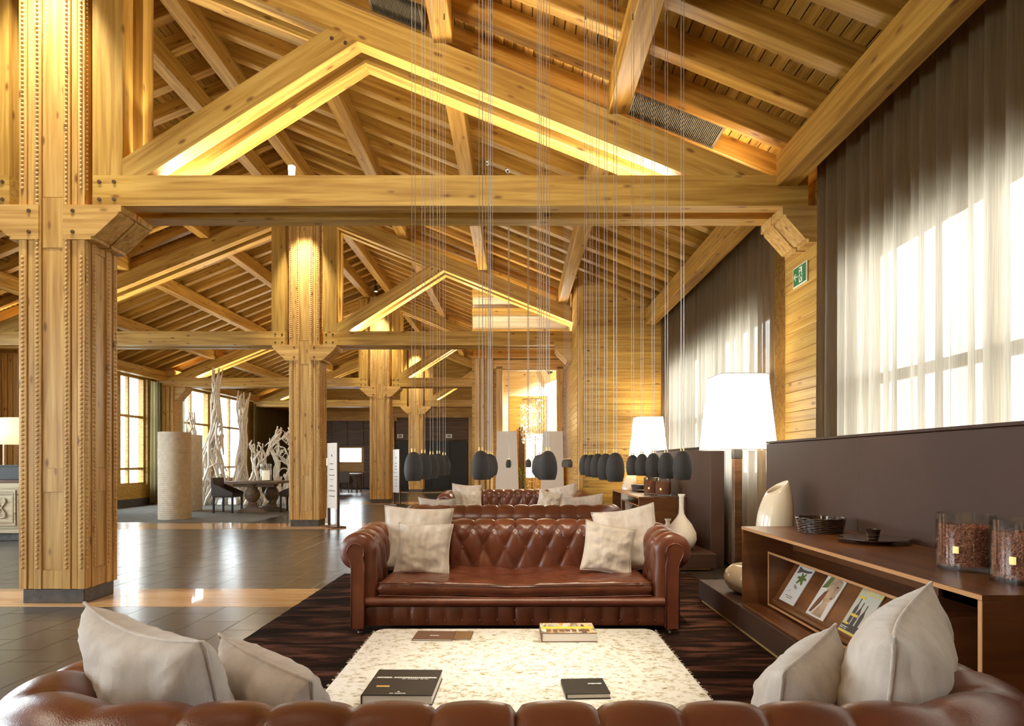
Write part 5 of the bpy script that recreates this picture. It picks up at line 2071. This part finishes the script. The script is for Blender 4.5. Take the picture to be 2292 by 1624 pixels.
# ------------------------------------------------------------------ window side: driftwood, drums, table, chairs
def driftwood(label, x, y, h_, rx, strands, seed, lean=0.0):
    t = thing('driftwood_sculpture', label, 'sculpture', (x, y, 0.012), 0, 'bleached driftwood sculptures')
    rr = random.Random(seed)
    mb = MB()

    def at(a, f, k=1.0):
        r_ = rx * k * (0.62 + 0.30 * math.sin(5.0 * f + seed) + 0.12 * math.sin(13 * f + a)) * (1 - 0.35 * f ** 3)
        return (r_ * math.cos(a) + lean * f, r_ * math.sin(a) * 0.8, h_ * f)

    for s_ in range(strands):                      # roots that twist up the shell and bend over at the top
        a0, tw = rr.uniform(0, 6.28), rr.uniform(-2.4, 2.4)
        f0 = 0.0 if s_ < strands // 2 else rr.uniform(0, 0.4)
        f1 = rr.uniform(0.88, 1.0) if s_ < strands // 2 else rr.uniform(f0 + 0.3, 1.0)
        n = 18
        pts, rad = [], []
        k = rr.uniform(0.75, 1.1)
        ph = rr.uniform(0, 6)
        for i in range(n):
            f = f0 + (f1 - f0) * i / (n - 1)
            pts.append(at(a0 + tw * f + 0.55 * math.sin(f * 11 + ph), f, k))
            rad.append(rr.uniform(0.8, 1.2) * (0.055 - 0.035 * f if s_ < 6 else 0.030 - 0.012 * f))
        mb.tube(pts, rad, 6)
    for s_ in range(strands * 3):                  # short cross links and loops
        a0, f0 = rr.uniform(0, 6.28), rr.uniform(0.05, 0.92)
        da, df = rr.uniform(-1.6, 1.6), rr.uniform(-0.05, 0.12)
        k = rr.uniform(0.8, 1.12)
        pts = []
        for i in range(7):
            q = i / 6
            pts.append(at(a0 + da * q, min(1.0, f0 + df * q + 0.05 * math.sin(math.pi * q)), k))
        mb.tube(pts, rr.uniform(0.010, 0.024), 5)
    mb.build('branches', M_DRIFT, t, 'all')
    return t


driftwood('tallest bleached driftwood sculpture, in front of the tall windows', -8.72, 18.0, 3.95, 0.40, 18, 1, 0.12)
driftwood('second tallest driftwood sculpture, close right of the tallest', -8.12, 18.45, 3.35, 0.34, 18, 2, 0.1)
driftwood('open branched driftwood sculpture behind the pedestal table', -7.42, 17.7, 1.95, 0.42, 10, 3, 0.25)
driftwood('dense driftwood sculpture behind the candle on the table', -6.7, 18.0, 2.25, 0.40, 16, 4)
driftwood('small driftwood piece showing above the second drum', -9.45, 18.2, 2.75, 0.26, 12, 5)


def drum(label, x, y, r_, h_):
    t = thing('white_drum', label, 'drum column', (x, y, 0.012), 0, 'ribbed white drums')
    prof = [(0, 0)]
    n = 44
    for i in range(n):
        z_ = h_ * i / n
        prof += [(r_ - 0.006, z_), (r_, z_ + h_ / n * 0.3), (r_, z_ + h_ / n * 0.75)]
    prof += [(r_ - 0.006, h_), (0, h_)]
    MB().lathe(prof, 36).build('body', M_DRUM, t, 60)
    return t


drum('nearest ribbed white drum column on the grey rug', -7.42, 13.6, 0.325, 1.88)
drum('second ribbed white drum column, behind the nearest one', -8.33, 15.9, 0.325, 1.92)
drum('ribbed white drum column behind the right of the pedestal table', -6.05, 17.6, 0.325, 1.80)

pt = thing('pedestal_table', 'weathered wooden table on two carved pedestals, on the grey rug', 'table', (-6.38, 15.5, 0.012))
beam('tabletop', (-0.62, 0, 0.735), (0.62, 0, 0.735), 0.95, 0.06, M_GREYW, pt)
beam('apron', (-0.5, -0.3, 0.665), (0.5, -0.3, 0.665), 0.03, 0.08, M_GREYW, pt)
for x, y in ((-0.06, -0.22), (0.22, 0.28)):
    MB().lathe([(0, 0.16), (0.10, 0.16), (0.11, 0.22), (0.09, 0.26), (0.15, 0.33), (0.185, 0.42), (0.16, 0.52), (0.11, 0.60), (0.17, 0.67), (0.17, 0.705), (0, 0.705)], 20, (x, y, 0)).build('pedestal', M_GREYW, pt, 35)
    MB().prism([(-0.36 + x, 0), (0.36 + x, 0), (0.30 + x, 0.07), (0.12 + x, 0.13), (0.10 + x, 0.17), (-0.10 + x, 0.17), (-0.12 + x, 0.13), (-0.30 + x, 0.07)], y - 0.07, y + 0.07).build('foot', M_GREYW, pt)


def arm_chair(label, x, y, rz):
    t = thing('dining_chair', label, 'chair', (x, y, 0.012), rz, 'dark leather chairs')
    MB().cbox(-0.27, 0.27, -0.25, 0.25, 0.38, 0.47, 0.02).build('seat', M_CHAIR, t)
    MB().prism([(-0.27, 0.42), (-0.20, 0.42), (-0.24, 0.85), (-0.29, 0.85)], -0.25, 0.25).build('backrest', M_CHAIR, t)
    for s_ in (-1, 1):
        MB().prism([(-0.27, 0.44), (0.26, 0.44), (0.26, 0.50), (-0.26, 0.72)], s_ * 0.25 - 0.02, s_ * 0.25 + 0.02).build('armrest', M_CHAIR, t)
        for x_ in (-0.235, 0.235):
            MB().cbox(x_ - 0.02, x_ + 0.02, s_ * 0.22 - 0.02, s_ * 0.22 + 0.02, 0, 0.40, 0.004).build('leg', M_BLACK, t)
    return t


arm_chair('dark leather chair at the left side of the pedestal table', -7.05, 15.3, R(-4))
arm_chair('dark leather chair at the right side of the pedestal table, half behind the column', -5.55, 15.6, R(180))
cd = thing('candle_jar', 'glass hurricane jar with a white candle on the pedestal table', 'candle', (-6.18, 15.45, 0.777))
MB().lathe([(0, 0.012), (0.13, 0.012), (0.13, 0.42), (0.125, 0.42), (0.125, 0.02), (0, 0.02)], 28).build('glass', M_VGLASS, cd, 35)
MB().lathe([(0, 0.021), (0.09, 0.021), (0.09, 0.26), (0, 0.25)], 20).build('candle', M_WAX, cd, 35)
MB().lathe([(0, 0), (0.15, 0), (0.17, 0.011), (0, 0.011)], 24).build('tray', M_DKCER, cd, 35)

# ------------------------------------------------------------------ dining nook
nt_ = thing('dining_table', 'dark dining table laid in the nook at the hall end', 'table', (-7.3, 25.9, 0))
beam('tabletop', (-0.8, 0, 0.75), (0.9, 0, 0.75), 0.85, 0.05, M_GREYW, nt_)
for x in (-0.7, 0.8):
    for y in (-0.35, 0.35):
        MB().cbox(x - 0.03, x + 0.03, y - 0.03, y + 0.03, 0, 0.725, 0.004).build('leg', M_DARKW, nt_)
arm_chair('dark chair with its back to the viewer at the nook table', -6.9, 25.2, R(90))
arm_chair('dark chair at the left of the nook table', -7.9, 25.1, R(70))
tl2 = thing('table_lamp', 'lit white shaded lamp on the nook table', 'table lamp', (-7.9, 25.9, 0.775))
MB().lathe([(0.15, 0.32), (0.12, 0.62)], 20).build('shade', M_LAMPSH, tl2, 'all')
MB().lathe([(0, 0), (0.07, 0), (0.02, 0.04), (0.02, 0.4), (0, 0.4)], 14).build('base', M_BRASS, tl2, 40)
light('POINT', (-7.9, 25.9, 1.3), 20, WARM2, size=0.1, name='nook_light')


# ------------------------------------------------------------------ standing signs
def stand(label, x, y, h_, w_, rz, seed):
    t = thing('sign_stand', label, 'sign', (x, y, 0), rz)
    MB().cbox(-w_ / 2 - 0.06, w_ / 2 + 0.06, -0.14, 0.14, 0, 0.025, 0.004).build('base', M_DARKW, t)
    for s_ in (-1, 1):
        MB().cbox(s_ * w_ / 2 - 0.018, s_ * w_ / 2 + 0.018, -0.02, 0.02, 0.025, h_, 0.003).build('post', M_DARKW, t)
    MB().cbox(-w_ / 2 - 0.01, w_ / 2 + 0.01, -0.036, -0.021, 0.36, h_ + 0.03, 0.002).build('board', M_MAGW, t)
    mb = MB()
    rr = random.Random(seed)
    zz = h_ - 0.25
    mb.box(-0.02, 0.02, -0.038, -0.0365, zz + 0.02, zz + 0.06)
    zz -= 0.12
    while zz > 0.5:
        wl = rr.uniform(0.3, 0.75) * w_ / 2
        for (a, b, c_, d_) in scribble_line(-wl, wl, zz, 0.016, 0.5, int(zz * 1000)):
            mb.box(a, b, -0.038, -0.0365, c_, d_)
        zz -= rr.uniform(0.08, 0.13)
    mb.build('printed_lines', M_INKD, t)
    return t


stand('tall white menu sign on two posts beside the second column', -3.50, 12.0, 1.58, 0.42, R(-50), 3)
stand('tall white sign on two posts beside the third column', -3.46, 18.2, 1.58, 0.42, R(-56), 4)

# ------------------------------------------------------------------ reception counter at the left edge
rc_ = thing('reception_counter', 'carved pale wood counter with dark top at the left edge', 'counter', (-8.1, 9.85, 0))
MB().cbox(-1.2, 0.42, 0, 0.6, 0.12, 0.92, 0.01).build('body', M_PALEW, rc_)
MB().cbox(-1.15, 0.38, 0.04, 0.58, 0.0, 0.12, 0.006).build('plinth', M_SLATE, rc_)
MB().cbox(-1.2, 0.42, -0.01, 0.6, 0.92, 0.97, 0.004).build('rail', M_WALNUT, rc_)
MB().cbox(-1.25, 0.46, -0.03, 0.64, 0.97, 1.17, 0.006).build('top_slab', M_BLACK, rc_)
for x in (-0.95, -0.36, 0.0):
    wq = 0.27 if x < 0 else 0.3
    for k, (ins, dp) in enumerate(((0.0, 0.018), (0.045, 0.028), (0.09, 0.018))):
        z0_, z1_ = 0.2 + ins, 0.85 - ins
        a, b = x - wq + ins + 0.02, x + wq - ins - 0.02
        if b - a < 0.05:
            continue
        m_ = MB()
        m_.box(a, b, -dp, 0.0, z0_, z0_ + 0.02).box(a, b, -dp, 0.0, z1_ - 0.02, z1_).box(a, a + 0.02, -dp, 0.0, z0_ + 0.02, z1_ - 0.02).box(b - 0.02, b, -dp, 0.0, z0_ + 0.02, z1_ - 0.02)
        m_.build('carved_frame', M_PALEW, rc_)
    m_ = MB()
    pts = [(x + 0.08 * math.sin(2 * q) * 0.9, -0.012, 0.525 + 0.16 * math.cos(q)) for q in [2 * math.pi * i / 30 for i in range(30)]]
    m_.tube(pts, 0.010, 6, closed=True)
    m_.build('carved_scroll', M_PALEW, rc_, 'all')
lp = thing('table_lamp', 'wide pleated lit lampshade on the reception counter', 'table lamp', (-7.92, 10.1, 1.17))
MB().cbox(-0.45, 0.42, -0.2, 0.2, 0.0, 0.03, 0.004).build('tray', M_BLACK, lp)
for x in (-0.35, 0.0, 0.3):
    MB().tube([(x, 0, 0.03), (x, 0, 0.4)], 0.012, 8).build('stem', M_CHROME, lp)
MB().lathe([(0.26, 0.36), (0.255, 0.78)], 40, sx=1.7).build('shade', M_LAMPSH2, lp, 'all')
light('POINT', (-7.92, 10.1, 1.75), 25, (1.0, 0.88, 0.5), size=0.15, name='counter_lamp_light')

# spotlights fixed to the timbers
for (x, y, tx, ty, e, lab) in ((-0.64, 3.2, -0.2, 4.75, 300, 'left above the near table'), (0.9, 3.2, 0.5, 4.75, 260, 'right above the near table'), (0.9, 2.7, 2.0, 4.6, 190, 'aimed at the near console'), (-0.64, 8.9, 0, 10.3, 200, 'above the far table')):
    zz = zr(x) - 0.27
    t = thing('ceiling_spot', 'small black spotlight under a purlin, ' + lab, 'spotlight', (x, y, zz), 0, 'spotlights under the purlins')
    MB().tube([(0, 0, 0), (0, 0, -0.08)], 0.01, 6).build('stem', M_BLACK, t)
    MB().lathe([(0, -0.18), (0.04, -0.18), (0.035, -0.07), (0, -0.07)], 14).build('can', M_BLACK, t, 35)
    MB().lathe([(0, -0.183), (0.034, -0.183), (0.034, -0.181), (0, -0.181)], 12).build('lens', M_UPL, t)
    light('SPOT', (x, y, zz - 0.20), e, WARM2, (tx - x, ty - y, 0.45 - zz), 0.03, R(34), 0.6, 'sofa_spot')
t = thing('spotlight', 'small lit spotlight on a stem above the nearest tie beam, by the brace', 'spotlight', (-2.11, 5.885, 3.768))
MB().tube([(0, 0, 0), (0, 0, 0.20)], 0.008, 6).build('stem', M_BLACK, t)
MB().lathe([(0, 0.17), (0.03, 0.17), (0.034, 0.26), (0, 0.26)], 14).build('can', M_ACW, t, 35)
MB().ball((0, -0.028, 0.225), 0.026, 10, 6).build('lens', M_UPL, t, 'all')
for i, (x, z_) in enumerate(((-0.37, 5.12), (-0.10, 5.02), (0.16, 4.92))):
    t = thing('globe_spot', 'small grey globe spotlight, %s of three under the rafters beyond the nearest truss' % ('left', 'middle', 'right')[i], 'spotlight', (x, 8.03, z_ - 0.02), 0, 'globe spotlights')
    MB().ball((0, 0, 0), 0.045, 14, 8).build('globe', M_CHROME, t, 'all')
    MB().tube([(0, 0, 0.04), (0, 0, zr(x) + 0.02 - z_ + 0.20)], 0.006, 6).build('stem', M_CHROME, t)
# cream boarding and cross beams above the doorway
up = thing('trim_4', 'cream boards and cross beams above the tall doorway', 'wall cladding', (0, DY, 0), kind='structure')
z = 4.02
while z < 5.3:
    xr_ = min(1.08, (4.55 - z) / 0.405 + 0.9)
    beam('board', (-0.93, -0.03, z + 0.06), (xr_, -0.03, z + 0.06), 0.03, 0.117, M_CREAMW, up, ch=0.003)
    z += 0.12
for z in (4.0, 4.45, 4.85):
    xr_ = min(1.08, (4.50 - z) / 0.405 + 0.9)
    beam('cross_beam', (-0.93, -0.13, z), (xr_, -0.13, z), 0.16, 0.14, M_BEAM, up)
